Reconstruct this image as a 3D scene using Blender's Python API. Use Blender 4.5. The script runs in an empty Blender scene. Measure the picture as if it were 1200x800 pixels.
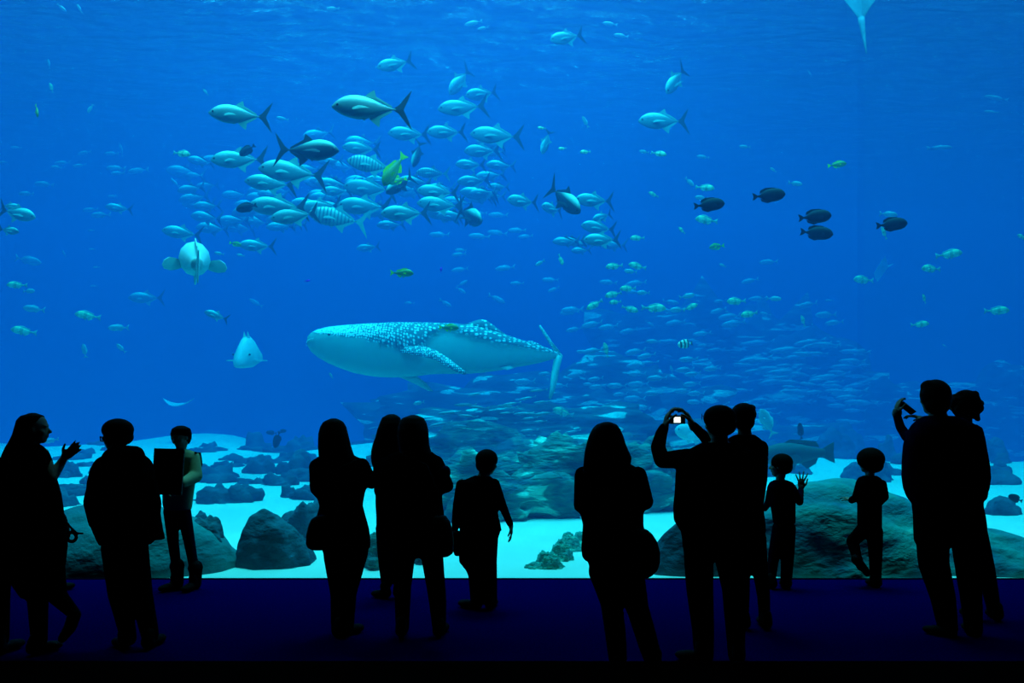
import bpy, bmesh, math, random
from mathutils import Vector, Matrix, noise
S = bpy.context.scene
C = S.collection
PI = math.pi
H, F, YH = 1.7, 1000.0, 470.0          # eye height, focal length in pixels, row of the horizon
R = math.radians

# ------------------------------------------------------------------ camera, view
S.view_settings.view_transform = 'Standard'
S.view_settings.look = 'None'
S.view_settings.exposure = 0.2
S.view_settings.gamma = 1
S.view_settings.use_curve_mapping = False
cam = bpy.data.cameras.new('camera')
co = bpy.data.objects.new('camera', cam)
C.objects.link(co)
co.location = (0, 0, H)
co.rotation_euler = (PI / 2, 0, 0)
cam.lens = 30
cam.sensor_width = 36
cam.shift_y = 70 / 1200.0
cam.clip_end = 200
S.camera = co
w = bpy.data.worlds.new('world')
S.world = w
w.use_nodes = True
w.node_tree.nodes['Background'].inputs[0].default_value = (0, 0, 0, 1)
w.node_tree.nodes['Background'].inputs[1].default_value = 0
S.cycles.use_denoising = True
S.cycles.max_bounces = 6
S.cycles.diffuse_bounces = 3
S.cycles.glossy_bounces = 2
S.cycles.transparent_max_bounces = 16
S.cycles.volume_bounces = 1


def P(px, py, Y):
    return Vector(((px - 600) * Y / F, Y, H + (YH - py) * Y / F))


# ------------------------------------------------------------------ materials
def new_mat(name):
    m = bpy.data.materials.new(name)
    m.use_nodes = True
    return m, m.node_tree, m.node_tree.nodes['Principled BSDF']


def plain(name, c, rough=.7, spec=.3, scale=0, amt=.3, metal=0):
    """a Principled surface with a little noise in its own colour"""
    m, nt, b = new_mat(name)
    b.inputs['Roughness'].default_value = rough
    b.inputs['Specular IOR Level'].default_value = spec
    b.inputs['Metallic'].default_value = metal
    if scale:
        tc = nt.nodes.new('ShaderNodeTexCoord')
        n = nt.nodes.new('ShaderNodeTexNoise')
        n.inputs['Scale'].default_value = scale
        n.inputs['Detail'].default_value = 4
        nt.links.new(tc.outputs['Object'], n.inputs['Vector'])
        r = nt.nodes.new('ShaderNodeValToRGB')
        r.color_ramp.elements[0].position = .3
        r.color_ramp.elements[1].position = .7
        r.color_ramp.elements[0].color = (*[v * (1 - amt) for v in c], 1)
        r.color_ramp.elements[1].color = (*[min(1, v * (1 + amt)) for v in c], 1)
        nt.links.new(n.outputs['Fac'], r.inputs['Fac'])
        nt.links.new(r.outputs['Color'], b.inputs['Base Color'])
    else:
        b.inputs['Base Color'].default_value = (*c, 1)
    return m


def volmat():
    m = bpy.data.materials.new('sea_water')
    m.use_nodes = True
    nt = m.node_tree
    nt.nodes.clear()
    out = nt.nodes.new('ShaderNodeOutputMaterial')
    add = nt.nodes.new('ShaderNodeAddShader')
    sc = nt.nodes.new('ShaderNodeVolumeScatter')
    ab = nt.nodes.new('ShaderNodeVolumeAbsorption')
    SS = (0.0045, 0.0132, 0.039)
    SA = (0.34, 0.062, 0.021)
    ms = max(SS)
    sc.inputs['Color'].default_value = (*[s / ms for s in SS], 1)
    sc.inputs['Density'].default_value = ms
    ma = max(SA)
    ab.inputs['Color'].default_value = (*[1 - s / ma for s in SA], 1)
    ab.inputs['Density'].default_value = ma
    nt.links.new(sc.outputs[0], add.inputs[0])
    nt.links.new(ab.outputs[0], add.inputs[1])
    nt.links.new(add.outputs[0], out.inputs['Volume'])
    return m


def surface_mat():
    """underside of the rippled water: partly a mirror, partly clear"""
    m = bpy.data.materials.new('water_underside')
    m.use_nodes = True
    nt = m.node_tree
    nt.nodes.clear()
    out = nt.nodes.new('ShaderNodeOutputMaterial')
    mix = nt.nodes.new('ShaderNodeMixShader')
    tr = nt.nodes.new('ShaderNodeBsdfTransparent')
    gl = nt.nodes.new('ShaderNodeBsdfGlossy')
    gl.inputs['Roughness'].default_value = .08
    mix.inputs[0].default_value = .42
    tc = nt.nodes.new('ShaderNodeTexCoord')
    mp = nt.nodes.new('ShaderNodeMapping')
    mp.inputs['Scale'].default_value = (.8, 2.2, 1)
    n = nt.nodes.new('ShaderNodeTexNoise')
    n.inputs['Scale'].default_value = 1.6
    n.inputs['Detail'].default_value = 5
    bp = nt.nodes.new('ShaderNodeBump')
    bp.inputs['Strength'].default_value = .8
    bp.inputs['Distance'].default_value = 1.1
    L = nt.links.new
    L(tc.outputs['Object'], mp.inputs['Vector'])
    L(mp.outputs[0], n.inputs['Vector'])
    L(n.outputs['Fac'], bp.inputs['Height'])
    L(bp.outputs[0], gl.inputs['Normal'])
    L(tr.outputs[0], mix.inputs[1])
    L(gl.outputs[0], mix.inputs[2])
    L(mix.outputs[0], out.inputs['Surface'])
    return m


def rockmat(name, c1, c2, c3, sc=2.2, spot=.62, zs=1.6):
    """rock: two mottled tones with pale encrusting specks and a bumpy surface"""
    m, nt, b = new_mat(name)
    b.inputs['Roughness'].default_value = .9
    b.inputs['Specular IOR Level'].default_value = .15
    tc = nt.nodes.new('ShaderNodeTexCoord')
    mp = nt.nodes.new('ShaderNodeMapping')
    mp.inputs['Scale'].default_value = (1, 1, zs)
    mp.inputs['Rotation'].default_value = (.2, .35, 0)
    n1 = nt.nodes.new('ShaderNodeTexNoise')
    n1.inputs['Scale'].default_value = sc
    n1.inputs['Detail'].default_value = 8
    n1.inputs['Distortion'].default_value = .8
    r = nt.nodes.new('ShaderNodeValToRGB')
    e = r.color_ramp.elements
    e[0].position, e[0].color = .38, (*c1, 1)
    e[1].position, e[1].color = .58, (*c2, 1)
    a = e.new(spot)
    a.color = (*c2, 1)
    a = e.new(min(.99, spot + .06))
    a.color = (*c3, 1)
    bp = nt.nodes.new('ShaderNodeBump')
    bp.inputs['Strength'].default_value = .8
    bp.inputs['Distance'].default_value = .08
    n2 = nt.nodes.new('ShaderNodeTexNoise')
    n2.inputs['Scale'].default_value = sc * 4
    n2.inputs['Detail'].default_value = 6
    L = nt.links.new
    L(tc.outputs['Object'], mp.inputs['Vector'])
    L(mp.outputs[0], n1.inputs['Vector'])
    L(mp.outputs[0], n2.inputs['Vector'])
    L(n1.outputs['Fac'], r.inputs['Fac'])
    L(r.outputs['Color'], b.inputs['Base Color'])
    L(n2.outputs['Fac'], bp.inputs['Height'])
    L(bp.outputs[0], b.inputs['Normal'])
    return m


def fishmat(name, back, side, belly, stripes=None, band=(.0, .05), rough=.45, spec=.5, nst=14):
    """fish colour, on the jacks with top light and flank shade put in: back, flank and belly colours by height on the body, optional dark bars along it"""
    m, nt, b = new_mat(name)
    b.inputs['Roughness'].default_value = rough
    b.inputs['Specular IOR Level'].default_value = spec
    tc = nt.nodes.new('ShaderNodeTexCoord')
    sp = nt.nodes.new('ShaderNodeSeparateXYZ')
    mr = nt.nodes.new('ShaderNodeMapRange')
    mr.inputs['From Min'].default_value = -.14
    mr.inputs['From Max'].default_value = .14
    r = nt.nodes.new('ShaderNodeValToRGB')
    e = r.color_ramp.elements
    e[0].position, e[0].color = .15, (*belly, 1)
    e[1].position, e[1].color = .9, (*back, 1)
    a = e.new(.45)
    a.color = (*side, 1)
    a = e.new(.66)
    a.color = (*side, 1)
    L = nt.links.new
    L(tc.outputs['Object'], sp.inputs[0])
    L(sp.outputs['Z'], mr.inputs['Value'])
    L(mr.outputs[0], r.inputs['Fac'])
    col = r.outputs['Color']
    if stripes:
        mu = nt.nodes.new('ShaderNodeMath')
        mu.operation = 'MULTIPLY'
        mu.inputs[1].default_value = nst * 2 * PI
        si = nt.nodes.new('ShaderNodeMath')
        si.operation = 'SINE'
        gt = nt.nodes.new('ShaderNodeMapRange')
        gt.inputs['From Min'].default_value = .2
        gt.inputs['From Max'].default_value = .6
        mx = nt.nodes.new('ShaderNodeMix')
        mx.data_type = 'RGBA'
        mx.inputs[7].default_value = (*stripes, 1)
        L(sp.outputs['X'], mu.inputs[0])
        L(mu.outputs[0], si.inputs[0])
        L(si.outputs[0], gt.inputs['Value'])
        L(gt.outputs[0], mx.inputs[0])
        L(col, mx.inputs[6])
        col = mx.outputs[2]
    L(col, b.inputs['Base Color'])
    return m


def sharkmat():
    """whale shark hide: 'spot' holds (along the body, around it, back mask)"""
    m, nt, b = new_mat('whale_shark_hide')
    b.inputs['Roughness'].default_value = .55
    b.inputs['Specular IOR Level'].default_value = .3
    at = nt.nodes.new('ShaderNodeAttribute')
    at.attribute_name = 'spot'
    sp = nt.nodes.new('ShaderNodeSeparateXYZ')
    cb = nt.nodes.new('ShaderNodeCombineXYZ')
    vo = nt.nodes.new('ShaderNodeTexVoronoi')
    vo.inputs['Scale'].default_value = 1
    vo.inputs['Randomness'].default_value = .45
    r = nt.nodes.new('ShaderNodeValToRGB')
    e = r.color_ramp.elements
    e[0].position, e[0].color = .32, (.62, .98, .90, 1)
    e[1].position, e[1].color = .44, (.03, .20, .23, 1)
    mx = nt.nodes.new('ShaderNodeMix')
    mx.data_type = 'RGBA'
    mx.inputs[6].default_value = (.10, .46, .42, 1)
    n = nt.nodes.new('ShaderNodeTexNoise')
    n.inputs['Scale'].default_value = .35
    L = nt.links.new
    L(at.outputs['Vector'], sp.inputs[0])
    L(sp.outputs['X'], cb.inputs[0])
    L(sp.outputs['Y'], cb.inputs[1])
    L(cb.outputs[0], vo.inputs['Vector'])
    s1 = nt.nodes.new('ShaderNodeMath')
    s1.operation = 'SUBTRACT'
    s1.inputs[1].default_value = 1
    s1.use_clamp = True
    s2 = nt.nodes.new('ShaderNodeMath')
    s2.operation = 'MULTIPLY'
    s2.inputs[1].default_value = .26
    s3 = nt.nodes.new('ShaderNodeMath')
    s3.operation = 'SUBTRACT'
    L(sp.outputs['Z'], s1.inputs[0])
    L(s1.outputs[0], s2.inputs[0])
    L(vo.outputs['Distance'], s3.inputs[0])
    L(s2.outputs[0], s3.inputs[1])
    L(s3.outputs[0], r.inputs['Fac'])
    L(r.outputs['Color'], mx.inputs[7])
    L(sp.outputs['Z'], mx.inputs[0])
    L(mx.outputs[2], b.inputs['Base Color'])
    return m


M = {}
M['carpet'] = plain('navy_carpet', (.0003, .0005, .036), 1, 0, 60, .35)
M['black'] = plain('black_wall_paint', (.001, .001, .0012), 1, 0, 5)
M['sill'] = plain('dark_blue_sill', (.0006, .001, .004), 1, 0, 8)
M['tank'] = plain('tank_wall_blue', (.03, .12, .16), .9, .1, .6, .3)
M['skin'] = plain('skin', (.17, .14, .10), .7, .1, 20, .1)
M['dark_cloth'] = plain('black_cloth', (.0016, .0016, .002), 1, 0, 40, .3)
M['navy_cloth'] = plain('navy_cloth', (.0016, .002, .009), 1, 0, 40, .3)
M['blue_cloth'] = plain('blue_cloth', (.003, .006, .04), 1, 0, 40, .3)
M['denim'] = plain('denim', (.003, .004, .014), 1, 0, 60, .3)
M['pale_coat'] = plain('pale_coat', (.16, .21, .12), .95, 0, 20, .12)
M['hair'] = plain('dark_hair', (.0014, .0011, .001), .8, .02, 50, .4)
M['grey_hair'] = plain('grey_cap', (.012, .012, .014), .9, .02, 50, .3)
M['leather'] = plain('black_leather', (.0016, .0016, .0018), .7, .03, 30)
M['pale_trim'] = plain('pale_trim', (.06, .08, .07), .8)
M['plastic'] = plain('black_plastic', (.003, .003, .0035), .6, .1, 20)
M['green_patch'] = plain('green_patch', (.06, .16, .03), .8)
m, nt, b = new_mat('lit_camera_screen')
b.inputs['Base Color'].default_value = (.8, .9, .9, 1)
b.inputs['Emission Color'].default_value = (.85, 1, .95, 1)
b.inputs['Emission Strength'].default_value = 1.0
M['screen'] = m
M['rock'] = rockmat('dark_reef_rock', (.015, .06, .085), (.035, .12, .15), (.16, .40, .36), 1.5, .64)
M['rock_green'] = rockmat('algae_reef_rock', (.006, .10, .14), (.02, .24, .20), (.3, .8, .6), 1.7, .585, 3.2)
M['rock_right'] = rockmat('smooth_algae_rock', (.006, .16, .23), (.015, .30, .26), (.4, .8, .6), 1.1, .625, 1.8)
M['rock_far'] = rockmat('distant_reef_rock', (.01, .05, .07), (.02, .12, .12), (.4, .8, .65), .8, .55, 5)
M['rock_slope'] = rockmat('algae_slope_rock', (.01, .14, .17), (.018, .21, .21), (.3, .7, .55), 1.0, .68)
M['coral'] = rockmat('lumpy_coral', (.04, .24, .22), (.08, .40, .28), (.3, .75, .5), 6, .60)
M['jack'] = fishmat('jack_scales', (.34, .74, .62), (.10, .26, .27), (.07, .20, .22))  # pale back is top light, darker flank and belly shade, put into the colour
M['jack_bar'] = fishmat('barred_jack_scales', (.34, .74, .62), (.18, .38, .36), (.08, .22, .22), (.05, .16, .18), nst=17)  # same top light and flank shade in the colour, under the bars
M['jack_dark'] = fishmat('dark_jack_scales', (.25, .60, .50), (.012, .045, .06), (.015, .05, .07))  # pale back has top light put into the colour
M['jack_fin'] = plain('dark_fin', (.03, .06, .08), .6, .2)
M['pale_fin'] = plain('pale_fin', (.16, .42, .38), .6, .2)
M['bright_edge'] = plain('bright_edge', (.6, .9, .8), .6, .2)
M['eye'] = plain('fish_eye', (.01, .01, .012), .2, .5)
M['pale'] = fishmat('pale_schooling_scales', (.50, .62, .58), (.26, .36, .36), (.3, .4, .4))
M['grunt'] = fishmat('yellow_green_scales', (.50, .74, .34), (.42, .66, .40), (.45, .6, .45), (.20, .42, .26), nst=3)
M['grunt_green'] = fishmat('green_scales', (.16, .34, .05), (.10, .24, .06), (.25, .4, .15))
M['yellow_fin'] = plain('yellow_fin', (.55, .75, .02), .6, .2)
M['surgeon'] = fishmat('dark_surgeonfish_scales', (.02, .035, .04), (.012, .02, .028), (.02, .03, .04), rough=.7, spec=.15)
M['ghost'] = fishmat('pale_grey_hide', (.55, .70, .66), (.5, .65, .62), (.5, .62, .6), rough=.7, spec=.2)
M['grouper'] = fishmat('dark_grouper_scales', (.05, .11, .11), (.04, .09, .09), (.05, .1, .1), rough=.8, spec=.1)
M['band'] = fishmat('white_dark_bands', (.8, .85, .7), (.8, .85, .75), (.8, .85, .75), (.03, .05, .06), nst=4)
M['violet'] = plain('violet_scales', (.7, .05, .8), .6)
M['shark'] = sharkmat()
M['shark_dark'] = plain('shark_dark_slit', (.03, .07, .09), .7)
M['ray'] = plain('ray_hide', (.05, .24, .30), .8, .1, 6, .2)


# ------------------------------------------------------------------ object helpers
def props(o, label=None, cat=None, group=None, kind=None):
    if label:
        o['label'] = label
    if cat:
        o['category'] = cat
    if group:
        o['group'] = group
    if kind:
        o['kind'] = kind
    return o


def obj_from(name, me, parent=None, loc=(0, 0, 0)):
    o = bpy.data.objects.new(name, me)
    C.objects.link(o)
    o.location = loc
    if parent:
        o.parent = parent
    return o


def mesh_of(name, V, Fc, mat, smooth=False):
    me = bpy.data.meshes.new(name)
    me.from_pydata([tuple(v) for v in V], [], Fc)
    bm = bmesh.new()
    bm.from_mesh(me)
    bmesh.ops.recalc_face_normals(bm, faces=bm.faces)
    bm.to_mesh(me)
    bm.free()
    me.materials.append(mat)
    if smooth:
        me.polygons.foreach_set('use_smooth', [True] * len(me.polygons))
    return me


def boxvf(a, b):
    x0, y0, z0 = a
    x1, y1, z1 = b
    return [(x, y, z) for x in (x0, x1) for y in (y0, y1) for z in (z0, z1)], \
        [(0, 1, 3, 2), (4, 6, 7, 5), (0, 4, 5, 1), (2, 3, 7, 6), (0, 2, 6, 4), (1, 5, 7, 3)]


def box(name, a, b, mat, parent=None, kind=None, label=None):
    V, Fc = boxvf(a, b)
    o = obj_from(name, mesh_of(name, V, Fc, mat), parent)
    props(o, label=label, kind=kind)
    return o


# ------------------------------------------------------------------ the setting
GY = 8.17                                # front face of the acrylic window
box('floor', (-12, -3, -.3), (12, GY, 0), M['carpet'], kind='structure')
box('floor_step', (-12, -3, 0), (12, 5.26, .1), M['black'], kind='structure')
box('ceiling', (-12, -3, 8), (12, GY, 8.3), M['black'], kind='structure')
box('wall_back', (-12, -3.3, 0), (12, -3, 8), M['black'], kind='structure')
box('wall_left', (-12.3, -3, 0), (-12, GY, 8), M['black'], kind='structure')
box('wall_right', (12, -3, 0), (12.3, GY, 8), M['black'], kind='structure')
box('wall_front', (-26, GY, 7.6), (26, GY + .22, 12), M['black'], kind='structure')
box('trim_1', (-12, GY - .03, -.02), (12, GY + .015, .006), M['sill'], kind='structure')
# acrylic window: clear panes and the joints between them
m = bpy.data.materials.new('clear_acrylic')
m.use_nodes = True
m.node_tree.nodes.clear()
o_ = m.node_tree.nodes.new('ShaderNodeOutputMaterial')
t_ = m.node_tree.nodes.new('ShaderNodeBsdfTransparent')
t_.inputs[0].default_value = (.985, .99, 1, 1)
m.node_tree.links.new(t_.outputs[0], o_.inputs[0])
M['acrylic'] = m
m2 = m.copy()
m2.name = 'clear_acrylic_tinted'
m2.node_tree.nodes['Transparent BSDF'].inputs[0].default_value = (.975, .98, .985, 1)
sx = (1014 - 600) * GY / F
win = obj_from('window_1', None)
props(win, kind='structure')
box('pane', (-12, GY + .02, -.3), (sx - .004, GY + .2, 7.6), M['acrylic'], win)
box('pane', (sx + .004, GY + .02, -.3), (12, GY + .2, 7.6), m2, win)
# water
TY0, TY1, TZ = GY + .22, 46.0, 10.6
wv, wf = boxvf((-27, TY0, -4), (27, TY1, TZ))
o = obj_from('sea_water', mesh_of('sea_water', wv, wf, volmat()))
props(o, kind='structure')
# water surface, gently waved
V, Fc = [], []
nx, ny = 150, 130
for j in range(ny):
    for i in range(nx):
        x = -27 + 54 * i / (nx - 1)
        y = TY0 + (TY1 - TY0) * j / (ny - 1)
        z = TZ + .01 + .16 * noise.noise(Vector((x * .35, y * .7, 1))) + .06 * noise.noise(Vector((x * 1.0, y * 1.9, 4)))
        V.append((x, y, z + .2))
for j in range(ny - 1):
    for i in range(nx - 1):
        a = j * nx + i
        Fc.append((a, a + 1, a + nx + 1, a + nx))
me = mesh_of('water_surface', V, Fc, surface_mat(), True)
props(obj_from('water_surface', me), kind='structure')


def sand_z(x, y):
    t = min(1, max(0, (y - 8.4) / 20))
    z = -.05 + 1.1 * t
    yc = 21.5 - 3.5 * min(1, max(0, (x + 2) / 8))
    yc += 4.5 * noise.noise(Vector((x * .28, 5, 2)))
    if y > yc:
        z -= .13 * (y - yc) ** 1.15
    z = max(z, -3.5)
    k = min(1, max(0, (y - 8.6) / 2.0))
    z += k * (.10 * noise.noise(Vector((x * .25, y * .25, 0))) + .03 * noise.noise(Vector((x * .9, y * .9, 3))))
    return z


V, Fc = [], []
nx, ny = 170, 130
for j in range(ny):
    for i in range(nx):
        x = -27 + 54 * i / (nx - 1)
        y = TY0 - .01 + (TY1 - TY0) * (j / (ny - 1)) ** 1.6
        V.append((x, y, sand_z(x, y)))
for j in range(ny - 1):
    for i in range(nx - 1):
        a = j * nx + i
        Fc.append((a, a + 1, a + nx + 1, a + nx))
sandm = plain('white_sand', (.93, .72, .60), .95, .05, 1.2, .07)
me = mesh_of('sand_floor', V, Fc, sandm, True)
props(obj_from('sand_floor', me), kind='structure')
box('tank_wall_back', (-27, TY1, -4), (27, TY1 + .3, 12), M['tank'], kind='structure')
box('tank_wall_left', (-27.3, TY0, -4), (-27, TY1, 12), M['tank'], kind='structure')
box('tank_wall_right', (27, TY0, -4), (27.3, TY1, 12), M['tank'], kind='structure')


# ------------------------------------------------------------------ lights: skylight over the tank, added fill lights over the window
def sun(e, ang, rx, ry, col):
    l = bpy.data.lights.new('skylight', 'SUN')
    l.energy = e
    l.angle = R(ang)
    l.color = col
    o = bpy.data.objects.new('skylight', l)
    C.objects.link(o)
    o.rotation_euler = (R(rx), R(ry), 0)


def area(x, y, z, sx_, sy_, e, rx, ry, col):
    l = bpy.data.lights.new('tank_fill_light', 'AREA')
    l.shape = 'RECTANGLE'
    l.size, l.size_y = sx_, sy_
    l.energy = e
    l.color = col
    o = bpy.data.objects.new('tank_fill_light', l)
    C.objects.link(o)
    o.location = (x, y, z)
    o.rotation_euler = (R(rx), R(ry), 0)


sun(10.6, 28, -4, 0, (.55, .97, 1))
for x_, e_ in ((-7, 420), (0, 650), (6, 300)):  # unseen fill lights, added to brighten the fish sides facing the window
    area(x_, 9.6, 10.0, 3.0, 1.5, e_, 50, 0, (.5, .95, 1))
area(-2, 21, 12.4, 13, 8, 2400, 0, 0, (.6, .97, 1))


# ------------------------------------------------------------------ rocks
def rock(name, px, base_row, wpx, hpx, mat, label, seed, Y=None, deep=.7, rough=.28, group=None, cat='rock', lean=0, sub=5, shape=None, freq=1.1):
    """a boulder whose foot shows at base_row of the photo when it stands on the sand there"""
    if Y is None:
        Y = 2.212 / ((base_row - 470) / 1000 + .055)
        Y = max(8.75, min(42, Y))
    s = Y / F
    cx = (px - 600) * s
    rx, ry = wpx * s / 2, wpx * s / 2 * deep
    Y += ry * .9
    zb = sand_z(cx, Y) - .12
    top = H + (YH - (base_row - hpx)) * Y / F
    rz = max(.12, (top - zb))
    bm = bmesh.new()
    bmesh.ops.create_icosphere(bm, subdivisions=sub, radius=1)
    off = Vector((seed * 7.3, seed * 3.1, seed * 1.7))
    for v in bm.verts:
        d = v.co.normalized()
        n1 = noise.noise(d * freq + off)
        n2 = noise.noise(d * freq * 2.4 + off)
        n3 = noise.noise(d * freq * 6 + off)
        rr = 1 + rough * (n1 * 1.3 + n2 * .7 + n3 * .3)
        z = d.z
        p = Vector((d.x, d.y, z)) * rr
        if shape:
            p.z *= shape(p.x)
        else:
            p.z *= 1 + lean * p.x
        if p.z < 0:
            p.z *= .15
        v.co = Vector((p.x * rx, p.y * ry, p.z * rz))
    me = bpy.data.meshes.new(name)
    bm.to_mesh(me)
    bm.free()
    me.materials.append(mat)
    me.polygons.foreach_set('use_smooth', [True] * len(me.polygons))
    o = obj_from(name, me, None, (cx, Y, zb))
    props(o, label, cat, group)
    return o


rock('boulder', 312, 672, 100, 74, M['rock'], 'large dark rounded boulder on the white sand near the window', 3, rough=.16, deep=.8, freq=.8)
rock('boulder', 232, 676, 62, 62, M['rock'], 'mottled dark boulder beside the woman holding the folder', 8, rough=.22)
rock('boulder', 232, 632, 30, 32, M['rock'], 'small dark boulder standing behind the mottled boulder', 9, rough=.2)
rock('rock_slope', 118, 692, 300, 100, M['rock_slope'], 'wide low algae-green rock slope behind the man in the hooded jacket', 4, Y=8.45, rough=.10, deep=.5, freq=.7,
     shape=lambda x: 1.0)
rock('boulder', 338, 688, 24, 18, M['coral'], 'small yellowish coral lump at the foot of the large boulder', 5, cat='coral', sub=4)
rock('boulder', 350, 640, 62, 48, M['rock'], 'jagged dark rock behind the large boulder and the handbag', 14, rough=.35)
rock('boulder', 445, 690, 60, 62, M['rock_green'], 'greenish rock seen between the two women\'s legs', 15, rough=.3)
rock('boulder', 495, 662, 26, 50, M['rock'], 'dark narrow rock seen between the legs of the person in the headscarf', 16, rough=.25)
k = 0
rowrocks = [(70, 560, 44, 22), (85, 585, 60, 24), (105, 568, 30, 14), (250, 592, 60, 26), (278, 590, 50, 30), (220, 555, 60, 16), (262, 548, 44, 10), (300, 545, 60, 14),
            (345, 540, 70, 16), (300, 570, 50, 16), (325, 572, 44, 20), (350, 566, 60, 22), (338, 585, 26, 20), (360, 587, 44, 20), (240, 532, 50, 10), (295, 530, 40, 10),
            (345, 526, 60, 10), (395, 520, 40, 12), (370, 610, 60, 26), (345, 556, 40, 26)]
for (px, br, wp, hp) in rowrocks:
    k += 1
    rock('reef_rock', px, br, wp, hp * .72, M['rock'], None, 20 + k, rough=.4, sub=4, deep=.5, freq=1.7)
    o = C.objects[-1]
ROW = {0: 'low rock just right of the raised hand of the woman in profile', 1: 'low wide rock below the raised hand of the woman in profile', 2: 'small rock between the raised hand and the hooded man',
       3: 'blocky rock just right of the pale coat sleeve', 4: 'taller rock joined to the right end of the blocky rock by the pale coat',
       5: 'long flat rock at the shoulder of the pale coat', 6: 'thin flat rock above the chain of reef rocks', 7: 'flat rock in the middle of the sand, above the dark boulder',
       8: 'flat rock on the far sand left of the long-haired woman', 9: 'small reef rock in the chain running toward the pale coat', 10: 'rounded reef rock midway along the reef chain',
       11: 'broad reef rock at the raised end of the chain by the long-haired woman', 12: 'small round rock standing alone on the bright sand', 13: 'rock touching the sleeve of the long-haired woman with the handbag',
       14: 'faint flat rock at the head height of the pale coat', 15: 'faint small flat rock on the far sand', 16: 'faint flat rock on the far sand by the dark upright fish',
       17: 'faint rock in the gap between the two long-haired women', 18: 'crusted rock behind the handbag', 19: 'upright reef rock above the broad end of the chain'}
for i_, o in enumerate([o for o in C.objects if o.name.startswith('reef_rock')]):
    props(o, ROW[i_], 'rock', 'low reef rocks on the sand at the left')
rs = random.Random(11)
spots = [(a_[0], a_[1]) for a_ in rowrocks]
for i in range(60):
    band = rs.choice(((517, 548, 5, 10), (517, 548, 5, 10), (548, 600, 10, 22)))
    py = rs.uniform(band[0], band[1])
    t = (py - 515) / 85
    px = rs.choice((rs.uniform(60, 130), rs.uniform(235, 375), rs.uniform(235, 375), rs.uniform(300, 375)))
    if py > 575 and 255 < px < 335:
        continue
    if any(abs(px - a_) < 26 and abs(py - b_) < 7 for a_, b_ in spots):
        continue
    spots.append((px, py))
    rock('reef_rock', px, py, rs.uniform(16, 34) * (1 + t), rs.uniform(band[2], band[3]), M['rock'], 'small dark rock among the scattered rocks on the sand at the left', 100 + i, rough=.45, sub=3,
         group='scattered small rocks on the left sand', freq=1.8, deep=.6)
for i in range(22):
    py = rs.uniform(524, 560)
    px = rs.choice((rs.uniform(900, 1060), rs.uniform(1140, 1200), rs.uniform(1140, 1200)))
    if any(abs(px - a_) < 30 and abs(py - b_) < 6 for a_, b_ in spots):
        continue
    spots.append((px, py))
    rock('reef_rock', px, py, rs.uniform(18, 40), rs.uniform(5, 12), M['rock'], 'small dark rock among the scattered rocks on the sand at the right', 160 + i, rough=.45, sub=3,
         group='scattered small rocks on the right sand', freq=1.8, deep=.6)
# middle reef, stepping back
rock('reef_mass', 575, 624, 250, 88, M['rock_green'], 'green streaked reef front above the bright sand behind the boy', 41, Y=11.2, deep=.45, rough=.34, freq=2.0)
rock('reef_mass', 680, 632, 200, 110, M['rock_green'], 'dark reef shoulder behind the woman with the round bag', 42, Y=11.6, deep=.45, rough=.34, freq=2.0)
rock('reef_mass', 590, 585, 330, 78, M['rock_green'], 'second step of the reef behind the boy\'s head', 43, Y=14.5, deep=.4, rough=.34, freq=2.3)
rock('reef_mass', 650, 545, 420, 65, M['rock_far'], 'long blue-green reef ridge below the whale shark', 44, Y=18, deep=.35, rough=.34, freq=2.6)
rock('reef_mass', 690, 520, 560, 75, M['rock_far'], 'hazy reef ridge level with the whale shark tail tip', 45, Y=24, deep=.3, rough=.34, freq=3)
rock('reef_mass', 880, 510, 420, 125, M['rock_far'], 'hazy tall reef far behind, right of the schooling fish', 46, Y=31, deep=.3, rough=.38, freq=3)
rock('reef_mass', 1180, 505, 260, 60, M['rock_far'], 'faint far reef beyond the curly-haired woman', 47, Y=33, deep=.3, rough=.2, freq=2)
rock('reef_mass', 770, 600, 140, 75, M['rock_green'], 'crusted reef piece between the bag woman and the photographing man', 48, Y=12.0, deep=.4, rough=.3, freq=1.6)
# right rocks
rock('boulder', 1000, 690, 370, 128, M['rock_right'], 'huge smooth dark green rock behind the two children at the glass', 51, Y=8.45, deep=.42, rough=.13, freq=1.3,
     shape=lambda x: 1.0 - .22 * max(0, x) ** 1.2)
rock('boulder', 830, 694, 150, 100, M['rock'], 'dark angular rock rising between the round bag and the photographing man', 52, Y=8.5, deep=.4, rough=.12, freq=.9, lean=.25)
rock('boulder', 1180, 692, 230, 68, M['rock_right'], 'low dark rock at the right edge beyond the tall man\'s leg', 53, Y=8.5, deep=.4, rough=.12, lean=-.3)
rock('reef_rock', 1165, 566, 70, 18, M['rock'], 'flat long rock on the sand right of the tall man\'s elbow', 54, rough=.35, sub=4)
rock('reef_rock', 1105, 565, 70, 18, M['rock'], 'flat rock behind the tall man on the far sand', 55, rough=.35, sub=4)
rock('reef_rock', 1183, 601, 46, 18, M['rock'], 'low rounded rock on bright sand at the right edge', 56, rough=.3, sub=4)
rock('reef_rock', 1030, 562, 60, 26, M['rock'], 'rough rock on the sand between the child and the tall man', 57, rough=.4, sub=4)
rock('reef_rock', 940, 528, 70, 10, M['rock'], 'thin flat rock above the dark grouper', 58, rough=.3, sub=4)
rock('reef_rock', 985, 522, 60, 14, M['rock'], 'pale edged flat rock left of the window joint', 59, rough=.3, sub=4)
rock('reef_rock', 1000, 512, 44, 8, M['rock'], 'faint flat rock at the far edge of the sand near the window joint', 60, rough=.3, sub=4)
rock('reef_rock', 870, 560, 90, 24, M['rock'], 'rock behind the two men on the sand', 61, rough=.3, sub=4)
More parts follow.
